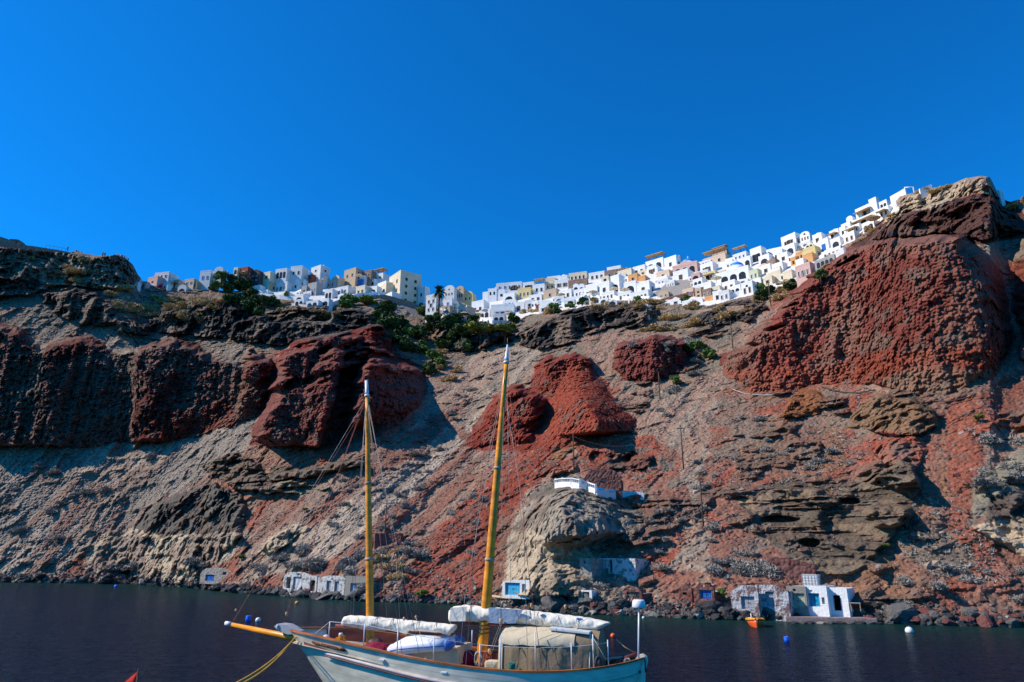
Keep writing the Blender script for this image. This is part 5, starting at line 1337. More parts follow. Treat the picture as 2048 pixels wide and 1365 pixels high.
# water tank in its cage
def tank():
    r = gr(1624, 1172)-2.2; p = W(1624, 1171, r); e = empty('water_tank', p, R(-36), 'white caged water tank on the roof behind the teal door hut', 'water tank'); s = 26*r/F; h = 18*r/F
    MB().box((0, 0, h/2), (s*.92, s*.8, h*.94), bevel=.06).build('container', M['W2'], e); m = MB()
    for k in range(6):
        x = s*(k/5-.5); m.box((x, -s*.43, h/2), (.03, .03, h)); m.box((x, s*.43, h/2), (.03, .03, h))
    for k in range(5): m.box((0, -s*.45, h*k/4), (s, .03, .03)); m.box((s/2, 0, h*k/4), (.03, s*.86, .03))
    m.build('cage', M['G'], e)
tank()
# quay
def quay():
    P = [W(u, v, r_) for u, v, r_ in [(1575,1226,gr(1575,1226)), (1620,1226,gr(1620,1228)), (1700,1228,gr(1700,1230)), (1750,1230,gr(1750,1232))]]
    m = MB(); z = P[1].z; A_ = sea(1572, 1244); B_ = sea(1756, 1248); inl = Vector((.44, .9, 0))*4.5
    pts = [A_, B_, B_+inl+Vector((.5, 0, 0)), A_+inl]
    lo = [m.bm.verts.new(Vector((p.x, p.y, -1))) for p in pts]; hi = [m.bm.verts.new(Vector((p.x, p.y, .42))) for p in pts]
    m.bm.faces.new(hi); 
    for i in range(4): m.bm.faces.new((lo[i], lo[(i+1) % 4], hi[(i+1) % 4], hi[i]))
    bmesh.ops.bevel(m.bm, geom=list(m.bm.edges), offset=.08, segments=2, affect='EDGES')
    tag(m.build('quay', M['quay']), 'low pinkish stone quay in front of the white huts', 'quay')
quay()
for u, wd, k in ((1590,16,0),(1606,13,1),(1622,18,0),(1641,12,3),(1660,15,1),(1678,18,0),(1700,14,1),(1718,18,0),(1736,15,1),(1750,20,0)):
    p_ = sea(u, 1247.5); s_ = wd*math.hypot(p_.x, p_.y)/F*.5; o_ = link('boulder', rb.choice(BM[k]), None, p_); o_.scale = (s_, s_, s_*.7); o_.rotation_euler = (0, 0, u*.7); tag(o_, '%s wet boulder lying against the foot of the stone quay' % KN[k], 'rock', 'shore boulders')
# table beside the white hut
def table():
    r = gr(1712, 1222)-1.8; p = W(1712, 1223, r); e = empty('table', p, R(-20), 'small old wooden table standing right of the whitest hut', 'table'); s = 17*r/F; h = 13*r/F
    MB().box((0, 0, h), (s, s*.6, .05), bevel=.01).build('tabletop', M['oldwood'], e)
    for x in (-1, 1):
        for y in (-1, 1): MB().box((x*s*.42, y*s*.24, h/2), (.05, .05, h-.05)).build('leg', M['reed'], e)
table()
# walls of red lava stone
low_wall([(748,1083),(775,1083),(804,1083)], 'S', 'red stone box wall on the slope above the white huts', 1.1, 1.2, 'stone_wall')
low_wall([(1538,1135),(1580,1138),(1632,1150)], 'S', 'red stone retaining wall above the row of shore huts', 1.0, .8, 'stone_wall', 2.0)
low_wall([(1395,628),(1440,622),(1490,618)], 'N', 'low brown stone wall on the slope under the right half of the town', .8, .6, 'stone_wall')
# concrete cistern
def cistern():
    e = hut(1373,1404,677,706,'GS',[], 'square grey concrete cistern half buried among green bushes', a=10, depth=5, dr=-.6, name='cistern', cat='cistern')
cistern()
# terrace house on the knob
hut(1168,1243,938,988,'S',[(1204,1213,957,966,None)],'dark red stone cottage with one white framed window on the knob terrace',a=14,depth=3,dr=-1.2,name='cottage',cat='cottage',topline=[(0,.6),(.15,.95),(.5,1),(.85,.95),(1,.7)])
def terrace():
    pts = [(1111,968),(1125,966),(1143,966),(1160,969),(1175,974),(1192,980),(1215,984),(1250,986),(1288,990)]
    P = [place(u, v, min(gr(u, v), gr(u+4, v+4), gr(u-4, v+4), gr(u, v+8))-.45) for u, v in pts]; P = [Vector(p.tolist()) for p in P]
    e = empty('terrace_balustrade', P[0], 0, 'white balustrade wall with posts along the terrace on the grey knob', 'balustrade')
    m = MB()
    for i, (a, b_) in enumerate(zip(P[:-1], P[1:])):
        d = b_-a; n = Vector((-d.y, d.x, 0)).normalized()*.14; hh = (.15, .62)
        for z0, z1 in (((-.7, .12), (.52, .62)) if i < 5 else ((-.9, .28),)):
            V = [m.bm.verts.new(p-P[0]+q+Vector((0, 0, z))) for z in (z0, z1) for p in (a, b_) for q in (n, -n)]
            for f in ((0,1,3,2), (4,6,7,5), (0,4,5,1), (2,3,7,6), (0,2,6,4), (1,5,7,3)): m.bm.faces.new([V[k] for k in f])
    m.build('wall', M['W'], e)
    for p in P[:6]: MB().box(p-P[0]+Vector((0, 0, .25)), (.26, .26, .95)).build('post', M['W'], e)
    for a, b_ in zip(P[:5], P[1:6]):
        m = MB()
        for k in range(1, 5): q = a+(b_-a)*k/5-P[0]; m.box(q+Vector((0, 0, .32)), (.09, .09, .42))
        m.build('balusters', M['W'], e)
    for k in (5, 6): MB().box(P[k]-P[0]+Vector((.6, -.2, .05)), (.8, .05, .25)).build('blue_panel', M['turq'], e)
terrace()
# ================================================================ POLES AND WIRES
PT_ = []
for i, (ub, vb, ut, vt, lab) in enumerate([(1148,936,1146,868,'wooden pole standing directly behind the grey knob'), (1367,936,1363,850,'wooden pole on the pale path above the knob'), (1407,1053,1401,950,'tall brown pole right of the grey knob'), (1320,796,1317,744,'wooden pole below the red block bluff'), (1466,696,1463,642,'thin pole at the upper tip of the big red cliff'), (769,1085,771,1000,'wooden pole behind the lower red stone wall'), (1542,612,1539,566,'wooden pole under the town right of the domed church'), (353,664,353,652,'short post on the ridge above the left bluffs'), (1696,1222,1694,1182,'thin dark pole at the right corner of the whitest hut')]):
    r = gr(ub, vb)-.4; b_ = W(ub, vb, r); t_ = W(ut, vt, r); L = (t_-b_).length; e = empty('utility_pole', b_, 0, lab, 'pole', 'poles on the slope'); rad = max(.10, .10*r/120)
    MB().tube([(0, 0, -.8), (0, 0, L)], [rad, rad*.75], 8).build('shaft', M['bark'], e)
    if L > 5: MB().box((0, 0, L-.5), (1.1, .1, .1)).build('crossarm', M['bark'], e)
    PT_.append(Vector(b_)+Vector((0, 0, L-.4)))
def wire(a, b_, sag, label, rad=.02, mat='D', name='wire', cat='cable'):
    m = MB(); P = [a+(b_-a)*t-Vector((0, 0, sag*4*t*(1-t))) for t in [k/14 for k in range(15)]]; tag(m.tube(P, rad, 5).build(name, M[mat]), label, cat)
wire(PT_[0], PT_[1], 2.0, 'thin cable between the pole behind the knob and the path pole')
wire(PT_[1], PT_[2], 1.5, 'thin cable from the path pole down to the tall brown pole')
wire(PT_[3], PT_[1], 1.5, 'thin cable from the pole below the red bluff to the path pole')
def hose(pts, label, rad=.09, mat='D'):
    m = MB(); P = [W(u, v, gr(u, v)-.5) for u, v in pts]; tag(m.tube(P, rad, 6).build('pipe', M[mat]), label, 'pipe')
hose([(1640,772),(1660,779),(1690,785),(1720,786),(1750,780)], 'dark water pipe lying in a sag below the big red cliff')
hose([(1465,779),(1490,788),(1530,791),(1560,788),(1590,782)], 'grey pipe sagging at the left foot of the big red cliff', .07, 'G')
hose([(1870,802),(1900,803),(1930,797),(1950,790)], 'black pipe at the right foot of the big red cliff')
def log_(pts, label): tag(MB().tube([W(u, v, gr(u, v)-.6) for u, v in pts], [.16, .14, .1], 7).build('driftwood', M['reed']), label, 'driftwood')
log_([(985,1193),(1010,1196),(1035,1198)], 'pale driftwood beam lying before the turquoise door hut')
log_([(1860,1230),(1872,1235),(1890,1240)], 'pale driftwood branch on the boulders at far right')
# ================================================================ THINGS AFLOAT
def glossy(name, c, rough=.35):
    m, n, l, b = node_mat(name, rough); b.inputs['Base Color'].default_value = (*c, 1); b.inputs['Specular IOR Level'].default_value = .5; return m
GL = dict(blue=glossy('blue_plastic', (.005, .10, .62)), white=glossy('white_plastic', (.72, .72, .70)), orange=glossy('orange_plastic', (.75, .10, .02)), amber=glossy('amber_plastic', (.70, .28, .02)), yellow=glossy('yellow_plastic', (.75, .62, .03)))
def ball(u, v, wpx, c, label):
    p = sea(u, v); r = math.hypot(p.x, p.y); s = wpx*r/F/2*1.05
    e = empty('buoy', p, 0, label, 'buoy', 'mooring buoys'); MB().lathe((0, 0, s*.35), [(s*math.cos(t)+.001, s*math.sin(t)) for t in [math.pi*(k/10-.5) for k in range(11)]], 16).build('float', GL[c], e)
    MB().tube([(0, 0, s*1.25), (0, 0, s*1.6)], s*.12, 6).build('ring', M['D'], e)
def drum(u, v, wpx, hpx, label, tilt=.1):
    p = sea(u, v); r = math.hypot(p.x, p.y); s = wpx*r/F/2; h = hpx*r/F
    h *= .7
    e = empty('drum_buoy', p, 0, label, 'buoy', 'mooring buoys'); e.rotation_euler = (0, tilt, 0)
    MB().lathe((0, 0, -h*.3), [(.01, 0), (s*.92, 0), (s, h*.06), (s*.96, h*.45), (s*1.03, h*.5), (s*1.03, h*.75), (s*.96, h*.8), (s, h*1.22), (s*.9, h*1.3), (.01, h*1.3)], 18).build('barrel', GL['blue'], e)
    MB().lathe((s*.4, 0, h*.99), [(s*.18, 0), (s*.18, h*.06), (.01, h*.06)], 8).build('cap', GL['white'], e)
drum(495.5,1243,9,13,'blue barrel buoy floating above the bowsprit tip', .12)
ball(516,1243,9,'white','small white float right of the blue barrel by the bowsprit')
ball(594,1208,7,'amber','amber float near the shore left of the foremast')
ball(232,1175,6,'blue','small blue buoy near the far left shore')
ball(1226,1274,9,'orange','orange ball buoy right of the furled mainsail')
ball(1819,1265,12,'white','white ball buoy in open water at far right')
drum(1574,1284,9,12,'blue barrel buoy below the orange dinghy', -.05)
ball(1287,1237,5,'white','tiny white float near the shore right of the radar dome')
ball(1502,1250,6,'white','small white fender float left of the orange dinghy')
def noodle(u0, u1, v): a, b_ = sea(u0, v), sea(u1, v); tag(MB().tube([a+Vector((0, 0, .03)), b_+Vector((0, 0, .03))], .05, 6).build('float_line', GL['yellow']), 'short yellow float line on the water behind the stern', 'float')
noodle(1188, 1202, 1272.5)
def dinghy2():
    p = sea(1512, 1253); r = math.hypot(p.x, p.y); L = 2.6; k = r/90
    e = empty('rowing_boat', p, R(75), 'orange and yellow little dinghy moored before the row of huts', 'boat'); e.scale = (1, 1, 1)
    m = MB(); G_ = []
    for i in range(13):
        s = i/12; x = (s-.5)*L; bw = .72*math.sin(math.pi*min(1, .12+.62*s if s < .5 else .12+.62*s))**.6*(1 if s > .12 else .8); sh = .42+.22*(1-s)**2+.06*s; row = []
        bw *= (1-max(0, (.35-s)/.35)**2*.9)
        for t in np.linspace(-1, 1, 11): row.append((x, bw*np.sign(t)*abs(t)**.6, -.15+(sh+.15)*abs(t)**2.2))
        G_.append(row)
    m.grid(G_); o = m.build('hull', GL['orange'], e); md = o.modifiers.new('s', 'SOLIDIFY'); md.thickness = .04
    rim = [[row[0] for row in G_], [row[-1] for row in G_]]; m = MB()
    for q in rim: m.tube([(a, b_, c+.03) for a, b_, c in q], .09, 7)
    m.tube([(rim[0][-1][0], rim[0][-1][1], rim[0][-1][2]+.03), (rim[1][-1][0], rim[1][-1][1], rim[1][-1][2]+.03)], .09, 7)
    m.build('rim', GL['amber'], e)
    for x in (-.4, .5): MB().box((x, 0, .32), (.25, 1.15, .05)).build('seat', GL['amber'], e)
    MB().tube([(.2, .3, .3), (.2, .32, 1.0)], .035, 6).tube([(-.05, .3, .3), (-.05, .32, 1.0)], .035, 6).build('oar_posts', GL['white'], e)
    MB().box((1.35, 0, .45), (.22, .25, .5), bevel=.05).build('outboard_motor', M['D'], e)
dinghy2()
# red pennant of a marker float close to the camera
def pennant():
    # a dan buoy: float on the water below the frame, staff and red flag
    r = 15.0; top = W(277, 1341, r); lo = W(277, 1420, r); base = Vector((top.x, top.y, 0))
    e = empty('marker_flag', base, 0, 'red triangular pennant on a thin staff at the bottom left', 'flag'); h = top.z
    MB().tube([(0, 0, -.6), (0, 0, h+.02)], .018, 8).build('staff', M['D'], e)
    MB().lathe((0, 0, .0), [(.01, -.2), (.2, -.12), (.26, 0), (.2, .14), (.01, .22)], 14).build('float', GL['orange'], e)
    m = MB(); a = W(277, 1341, r)-base; wv = []
    for i in range(9):
        s = i/8; x = -s*.62; zt = a.z-.02-s*.50; zb = a.z-.55-s*.1; row = []
        for t in np.linspace(0, 1, 5): row.append((x-.02, .05*math.sin(s*5), zt+(zb-zt)*t))
        wv.append(row)
    o = m.grid(wv).build('pennant', plaster('red_flag_cloth', (.42, .02, .012), stain=.2, bump=.02), e); md = o.modifiers.new('s', 'SOLIDIFY'); md.thickness = .012
pennant()
# ================================================================ THE SAILING BOAT
def rot2(n): return n
BO = Vector((-2.15, 28.2, 0)); BD = Vector((-13.9, 4.2, 0)).normalized(); BRZ = math.atan2(BD.y, BD.x); BN = Vector((-BD.y, BD.x, 0))
def bl(u, v, Y=0.0):
    """boat coordinates of the sight line (u,v) where it meets the fore and aft plane Y metres to port"""
    a, b_, t = rays(u, v); d = Vector((float(a), float(b_), 0)); c = BO+BN*Y; r = c.dot(BN)/d.dot(BN); p = d*r
    return Vector(((p-BO).dot(BD), Y, H+float(t)*r))
def bpx(p):
    q = BO+BD*p[0]+BN*p[1]; z = p[2]-H; f = q.y*math.cos(PITCH)+z*math.sin(PITCH); g = -q.y*math.sin(PITCH)+z*math.cos(PITCH)
    return (1024+F*q.x/f, 682.5-F*g/f)
PB = {}
PB['hull'] = None
def boatpaint(name, c, rough=.4, noise=.06):
    m, n, l, b = node_mat(name, rough); b.inputs['Specular IOR Level'].default_value = .45
    tc = n.new('ShaderNodeTexCoord'); no = n.new('ShaderNodeTexNoise'); no.inputs['Scale'].default_value = 1.4; no.inputs['Detail'].default_value = 6
    mp = n.new('ShaderNodeMapping'); mp.inputs['Scale'].default_value = (1, 1, 3); l.new(tc.outputs['Object'], mp.inputs[0]); l.new(mp.outputs[0], no.inputs[0])
    mr = n.new('ShaderNodeMapRange'); mr.inputs[1].default_value = .35; mr.inputs[2].default_value = .7; mr.inputs[3].default_value = 1-noise*2; mr.inputs[4].default_value = 1+noise
    l.new(no.outputs[0], mr.inputs[0]); mx = n.new('ShaderNodeMix'); mx.data_type = 'RGBA'; mx.blend_type = 'MULTIPLY'; mx.inputs[0].default_value = 1; mx.inputs[6].default_value = (*c, 1)
    l.new(mr.outputs[0], mx.inputs[7]); l.new(mx.outputs[2], b.inputs['Base Color']); return m
def plank_hull():
    m = boatpaint('pale_hull_paint', (.78, .71, .54), .35, .12); n = m.node_tree.nodes; l = m.node_tree.links; b = n['Principled BSDF']
    at = n.new('ShaderNodeAttribute'); at.attribute_name = 'plank'; wv = n.new('ShaderNodeMath'); wv.operation = 'FRACT'; l.new(at.outputs['Fac'], wv.inputs[0])
    mr = n.new('ShaderNodeMapRange'); mr.inputs[1].default_value = 0; mr.inputs[2].default_value = .10; l.new(wv.outputs[0], mr.inputs[0])
    bp = n.new('ShaderNodeBump'); bp.inputs['Distance'].default_value = .006; bp.inputs['Strength'].default_value = .7; l.new(mr.outputs[0], bp.inputs['Height']); l.new(bp.outputs[0], b.inputs['Normal']); return m
MH = plank_hull()
mast_m = boatpaint('yellow_varnished_mast', (.86, .31, .008), .38, .18)
rail_m = boatpaint('orange_varnished_rail', (.46, .15, .035), .4, .2)
maroon_m = boatpaint('maroon_bulwark', (.19, .045, .035), .5, .2)
strake_m = boatpaint('pinkish_white_strake', (.60, .50, .47), .5, .15)
canvas_m = plaster('white_sail_canvas', (.78, .72, .60), rough=.9, stain=.2, scale=2, bump=.05, bsc=3)
beige_m = plaster('beige_canvas', (.60, .50, .34), rough=.9, stain=.3, scale=1.5, bump=.06, bsc=2)
tent_shade_m = plaster('shaded_tent_canvas', (.28, .205, .125), rough=.9, stain=.35, scale=1.5, bump=.08, bsc=1.5)  # tent sides: their shade is darkened into the canvas colour
steel_m = boatpaint('white_steel', (.70, .70, .68), .35, .05)
rope_m = boatpaint('grey_rope', (.42, .38, .32), .8, .2); redrope_m = boatpaint('red_rope', (.42, .10, .07), .8, .2); yrope_m = boatpaint('yellow_rope', (.72, .36, .03), .8, .15)
deck_m = boatpaint('beige_deck', (.46, .40, .32), .7, .2); block_m = boatpaint('wooden_block', (.62, .36, .14), .5, .2)
marc_m = plaster('crimson_canvas', (.22, .012, .04), stain=.4, bump=.05)
blue_m = glossy('blue_rubber', (.05, .13, .42), .5); rib_m = glossy('white_rubber', (.66, .68, .74), .45)
boat = empty('sailing_boat', BO, BRZ, 'two masted wooden sailing boat with yellow masts and pale hull in the foreground', 'sailing boat')
# sheer line read along the port rail (u, v of rail at the hull side)
BM_ = 2.05
def beam(s): return BM_*max(0.0, math.sin(math.pi*min(1, max(0, s))**.92))**.62 if 0 < s < 1 else 0.0
SH = []                                         # x, half beam, z
sheer_px = [(583,1263),(620,1271),(660,1281),(700,1291),(740,1300),(780,1309),(820,1317),(860,1325),(900,1331),(950,1337),(1000,1341),(1050,1345),(1100,1347),(1140,1346),(1180,1342),(1220,1335),(1250,1328),(1276,1321)]
XB, XS = 7.25, -7.15
for u, v in sheer_px:
    Y = 0.0
    for _ in range(12):
        p = bl(u, v, Y); s = (XB-p.x)/(XB-XS); Y = beam(min(max(s, .001), .999))
    SH.append((p.x, Y, p.z))
sx = [q[0] for q in SH][::-1]; sz = [q[2] for q in SH][::-1]
zfit = np.polyfit(sx, sz, 3)
def zs(x): return float(np.polyval(zfit, min(max(x, XS), XB)))
def st(s, lo=0.0):                              # rail point at station s (0 bow, 1 stern)
    x = XB+(XS-XB)*s; return Vector((x, beam(s), zs(x)-lo))
NS, NL = 72, 16
def hull():
    V = []; pl = []
    keel = -.95
    for i in range(NS+1):
        s = i/NS
        for j in range(NL+1):
            q = j/NL; xt = XB+(XS-XB)*s; z = keel+(zs(xt)-keel)*q
            xb = XB-(zs(XB)-z)*.92; xs = XS+(zs(XS)-z)*.35
            x = xb+(xs-xb)*s
            ef = .26+.40*abs(2*s-1)**2; k = q**(ef*.55)
            V.append((x, beam(s)*k, z)); pl.append(q*9)
    nP = len(V); V2 = V+[(x, -y, z) for x, y, z in V]
    ix = np.arange(nP).reshape(NS+1, NL+1); q1 = np.stack([ix[:-1, :-1], ix[:-1, 1:], ix[1:, 1:], ix[1:, :-1]], -1).reshape(-1, 4)
    F_ = np.concatenate([q1[:, ::-1], q1+nP]); me = mesh_np('hull', np.array(V2), F_, MH, True)
    a = me.attributes.new('plank', 'FLOAT', 'POINT'); a.data.foreach_set('value', np.array(pl+pl, dtype=np.float32))
    bm = bmesh.new(); bm.from_mesh(me); bmesh.ops.remove_doubles(bm, verts=bm.verts, dist=.002); bmesh.ops.recalc_face_normals(bm, faces=bm.faces); bm.to_mesh(me); bm.free()
    link('hull', me, boat)
hull()
ST = [st(i/60) for i in range(61)]
def side(P, k): return [Vector((p.x, p.y*k, p.z)) for p in P]
def strip_rail(name, mat, w_, h_, dz, out=0.0, s0=0, s1=60, k=(1, -1)):
    for sg in k:
        rows = []
        for i in range(s0, s1+1):
            p = ST[i]; y = p.y; yo = y+out; yi = max(y+out-w_, -.0) if y > .15 else max(y+out-w_, -w_*.2); z = p.z+dz
            rows.append([(p.x, sg*yo, z), (p.x, sg*yo, z+h_), (p.x, sg*yi, z+h_), (p.x, sg*yi, z), (p.x, sg*yo, z)])
        MB().grid(rows, smooth=False).build(name, mat, boat)
strip_rail('cap_rail', rail_m, .17, .06, 0, .05)
strip_rail('bulwark', maroon_m, .05, .42, -.425, -.16, s0=5)
# rub strake along the side
for sg in (1, -1):
    P = []
    for i in range(8, 57):
        s = i/60; xt = XB+(XS-XB)*s; lo = .52+.10*math.sin(math.pi*s); zt = zs(xt); q = (zt-lo+.95)/(zt+.95); z = -.95+(zt+.95)*q
        xb = XB-(zs(XB)-z)*.92; xs = XS+(zs(XS)-z)*.35; ef = .26+.40*abs(2*s-1)**2; P.append(Vector((xb+(xs-xb)*s, sg*(beam(s)*q**(ef*.55)+.035), z)))
    MB().tube(P, [.02]+[.065]*(len(P)-2)+[.02], 8).build('rub_strake', strake_m, boat)
    MB().tube([p+Vector((0, sg*.02, -.085)) for p in P], [.01]+[.028]*(len(P)-2)+[.01], 6).build('strake_underside', maroon_m, boat)
# deck
MB().grid([[(p.x, p.y*t*.96, p.z-.42+.06*(1-t*t)) for t in np.linspace(-1, 1, 7)] for p in ST[2:60]]).build('deck', deck_m, boat)
# stem head and stern post
def bt(pts, rad, seg=8): return MB().tube(pts, rad, seg)
sp_ = bl(1280, 1309, 0); MB().prism([(sp_.x+.25, sp_.z-.30), (sp_.x+.12, sp_.z-2.2), (sp_.x-.10, sp_.z-1.2), (sp_.x-.16, sp_.z-.55), (sp_.x-.26, sp_.z-.22), (sp_.x-.24, sp_.z-.06), (sp_.x-.12, sp_.z+.02), (sp_.x+.06, sp_.z-.02), (sp_.x+.16, sp_.z-.14)], -.09, .09).build('stern_post', MH, boat)
# bowsprit
b0, b1 = bl(600, 1279, 0), bl(462, 1249, 0)
bt([b0-Vector((.8, 0, .02)), b0, b1], [.15, .14, .075], 14).build('bowsprit', mast_m, boat)
d = (b1-b0).normalized(); bt([b1-d*.02, b1+d*.28], [.095, .085], 12).build('bowsprit_cap', steel_m, boat)
# grey anchor platform over the stem
pl_ = [bl(u, v, 0) for u, v in ((556,1252),(562,1247),(578,1249),(603,1262),(598,1267),(583,1268),(566,1262))]
MB().prism([(p.x, p.z) for p in pl_], -.28, .28).build('anchor_plate', boatpaint('grey_anchor', (.42, .42, .42), .5), boat)
bt([bl(556,1250,.3), bl(553,1256,.3), bl(557,1258,.3)], .04, 6).build('anchor_fluke', steel_m, boat)
# masts
def mast(name, u0, v0, u1, v1, uc, vc, r0, r1, rc0, rc1, sink):
    a, b_, c = bl(u0, v0), bl(u1, v1), bl(uc, vc); d = (b_-a).normalized()
    m = empty(name, (0, 0, 0)); m.parent = boat
    n = 8; P = [a-d*sink]+[a+(b_-a)*(k/n) for k in range(n+1)]; bt(P, [r0]+[r0+(r1-r0)*(k/n)**1.3 for k in range(n+1)], 18).build('spar', mast_m, m)
    bt([b_, b_+(c-b_)*.15, b_+(c-b_)*.2, c], [rc0, rc0, rc0*.9, rc1], 12).build('mast_cap', steel_m, m)
    for q in (.32, .62): p = a+(b_-a)*q; rr = r0+(r1-r0)*q**1.3; bt([p-d*.05, p+d*.05], rr+.02, 14).build('mast_band', rope_m, m)
    bt([b_-d*.12, b_-d*.02], r1+.035, 12).build('mast_band', steel_m, m)
    return a, b_, c
fa, fb, fc_ = mast('foremast', 741, 1292, 734, 789, 733, 762, .165, .078, .09, .075, .7)
ma, mb_, mc = mast('mainmast', 962, 1330, 1013, 722, 1015, 690, .20, .085, .10, .035, .7)
bt([mc, mc+Vector((0, 0, .3))], .015, 5).build('masthead_light', rail_m, boat)
# furled sails on their booms
def furl(top, bot, Y, th, name, mat, seed, sag=.03):
    """a flaked sail under its cover: top and bottom outlines give each section's height, th its thickness"""
    us = np.linspace(top[0][0], top[-1][0], 120); tt = np.interp(us, [p[0] for p in top], [p[1] for p in top]); bb = np.interp(us, [p[0] for p in bot], [p[1] for p in bot]); g = []
    rr = random.Random(seed); ph = [rr.uniform(0, 6) for _ in range(6)]
    for i, u in enumerate(us):
        a, b_ = bl(u, tt[i], Y), bl(u, bb[i], Y); c = (a+b_)/2; hh_ = (a.z-b_.z)/2; e_ = min(1, .25+min(i, 119-i)*.2); row = []
        for k in range(40):
            t = 2*math.pi*k/40; f = 1+.07*math.sin(2*t+u*.10+ph[0])+.05*math.sin(3*t-u*.19+ph[1])-.07*max(0, math.sin(u*.34+1.6*t+ph[2]))**3-.05*max(0, math.sin(u*.71-1.1*t+ph[3]))**4
            row.append((c.x, Y+th*e_*math.cos(t)*f, c.z+hh_*math.sin(t)*(1+.04*math.sin(7*t+u*.3))))
        g.append(row)
    m = MB(); m.grid(g, closed_u=True); vs = [v for v in m.bm.verts]
    m.bm.verts.ensure_lookup_table(); n = 40; m.bm.faces.new(m.bm.verts[:n]); m.bm.faces.new(list(reversed(m.bm.verts[-n:])))
    return m.build(name, mat, boat)
furl([(684,1242),(690,1233),(700,1231),(740,1233),(800,1239),(850,1244),(913,1250)], [(684,1251),(700,1254),(740,1261),(790,1262),(814,1269),(820,1262),(880,1266),(900,1272),(913,1258)], 0.25, .26, 'furled_sail', canvas_m, 2)
furl([(898,1222),(906,1214),(930,1210),(962,1213),(1040,1219),(1100,1226),(1180,1236),(1220,1245)], [(898,1242),(930,1243),(975,1246),(1060,1250),(1085,1255),(1140,1258),(1195,1262),(1220,1248)], 0.0, .30, 'furled_sail', canvas_m, 5)
for (p, q, Yc) in (((672,1252),(905,1268),.25), ((930,1247),(1150,1258),0.0)):
    bt([bl(*p, Yc), bl(*q, Yc)], .07, 10).build('boom', maroon_m, boat)
# panels beside the mainmast; the blue grey one is painted sail shade
def panel(name, pts, Y, dy, mat, parent=boat, sub=True):
    m = MB(); a = [m.bm.verts.new(bl(u, v, Y)) for u, v in pts]; b_ = [m.bm.verts.new(bl(u, v, Y)-Vector((0, dy, 0))) for u, v in pts]; n = len(pts)
    m.bm.faces.new(a); m.bm.faces.new(list(reversed(b_)))
    for i in range(n): m.bm.faces.new((a[i], b_[i], b_[(i+1) % n], a[(i+1) % n]))
    return m.build(name, mat, parent)
panel('sail_cover_panel', [(977,1216),(1045,1220),(1040,1232),(1030,1247),(1000,1248),(978,1246)], .40, .06, plaster('sail_shade_blue_grey', (.28, .36, .46), stain=.3, bump=.04))
panel('sail_cover_panel', [(901,1216),(932,1214),(931,1243),(898,1243)], .40, .06, canvas_m)
# sail ties
for u in (704, 722, 757, 788, 840, 875, 945, 1010, 1062, 1078, 1088, 1120, 1160):
    Yc = .25 if u < 910 else 0.0; T_ = [(684,1240),(740,1233),(913,1250)] if u < 910 else [(898,1216),(930,1210),(1040,1219),(1220,1245)]; B_ = [(684,1252),(790,1262),(913,1262)] if u < 910 else [(898,1243),(1060,1250),(1220,1258)]
    a, b_ = bl(u, float(np.interp(u, [p[0] for p in T_], [p[1] for p in T_])), Yc), bl(u, float(np.interp(u, [p[0] for p in B_], [p[1] for p in B_])), Yc); c = (a+b_)/2; hh_ = (a.z-b_.z)/2*1.06
    MB().tube([(c.x, Yc+.34*math.cos(t), c.z+hh_*math.sin(t)) for t in [2*math.pi*k/14 for k in range(15)]], .012, 5, False).build('sail_tie', rope_m, boat)
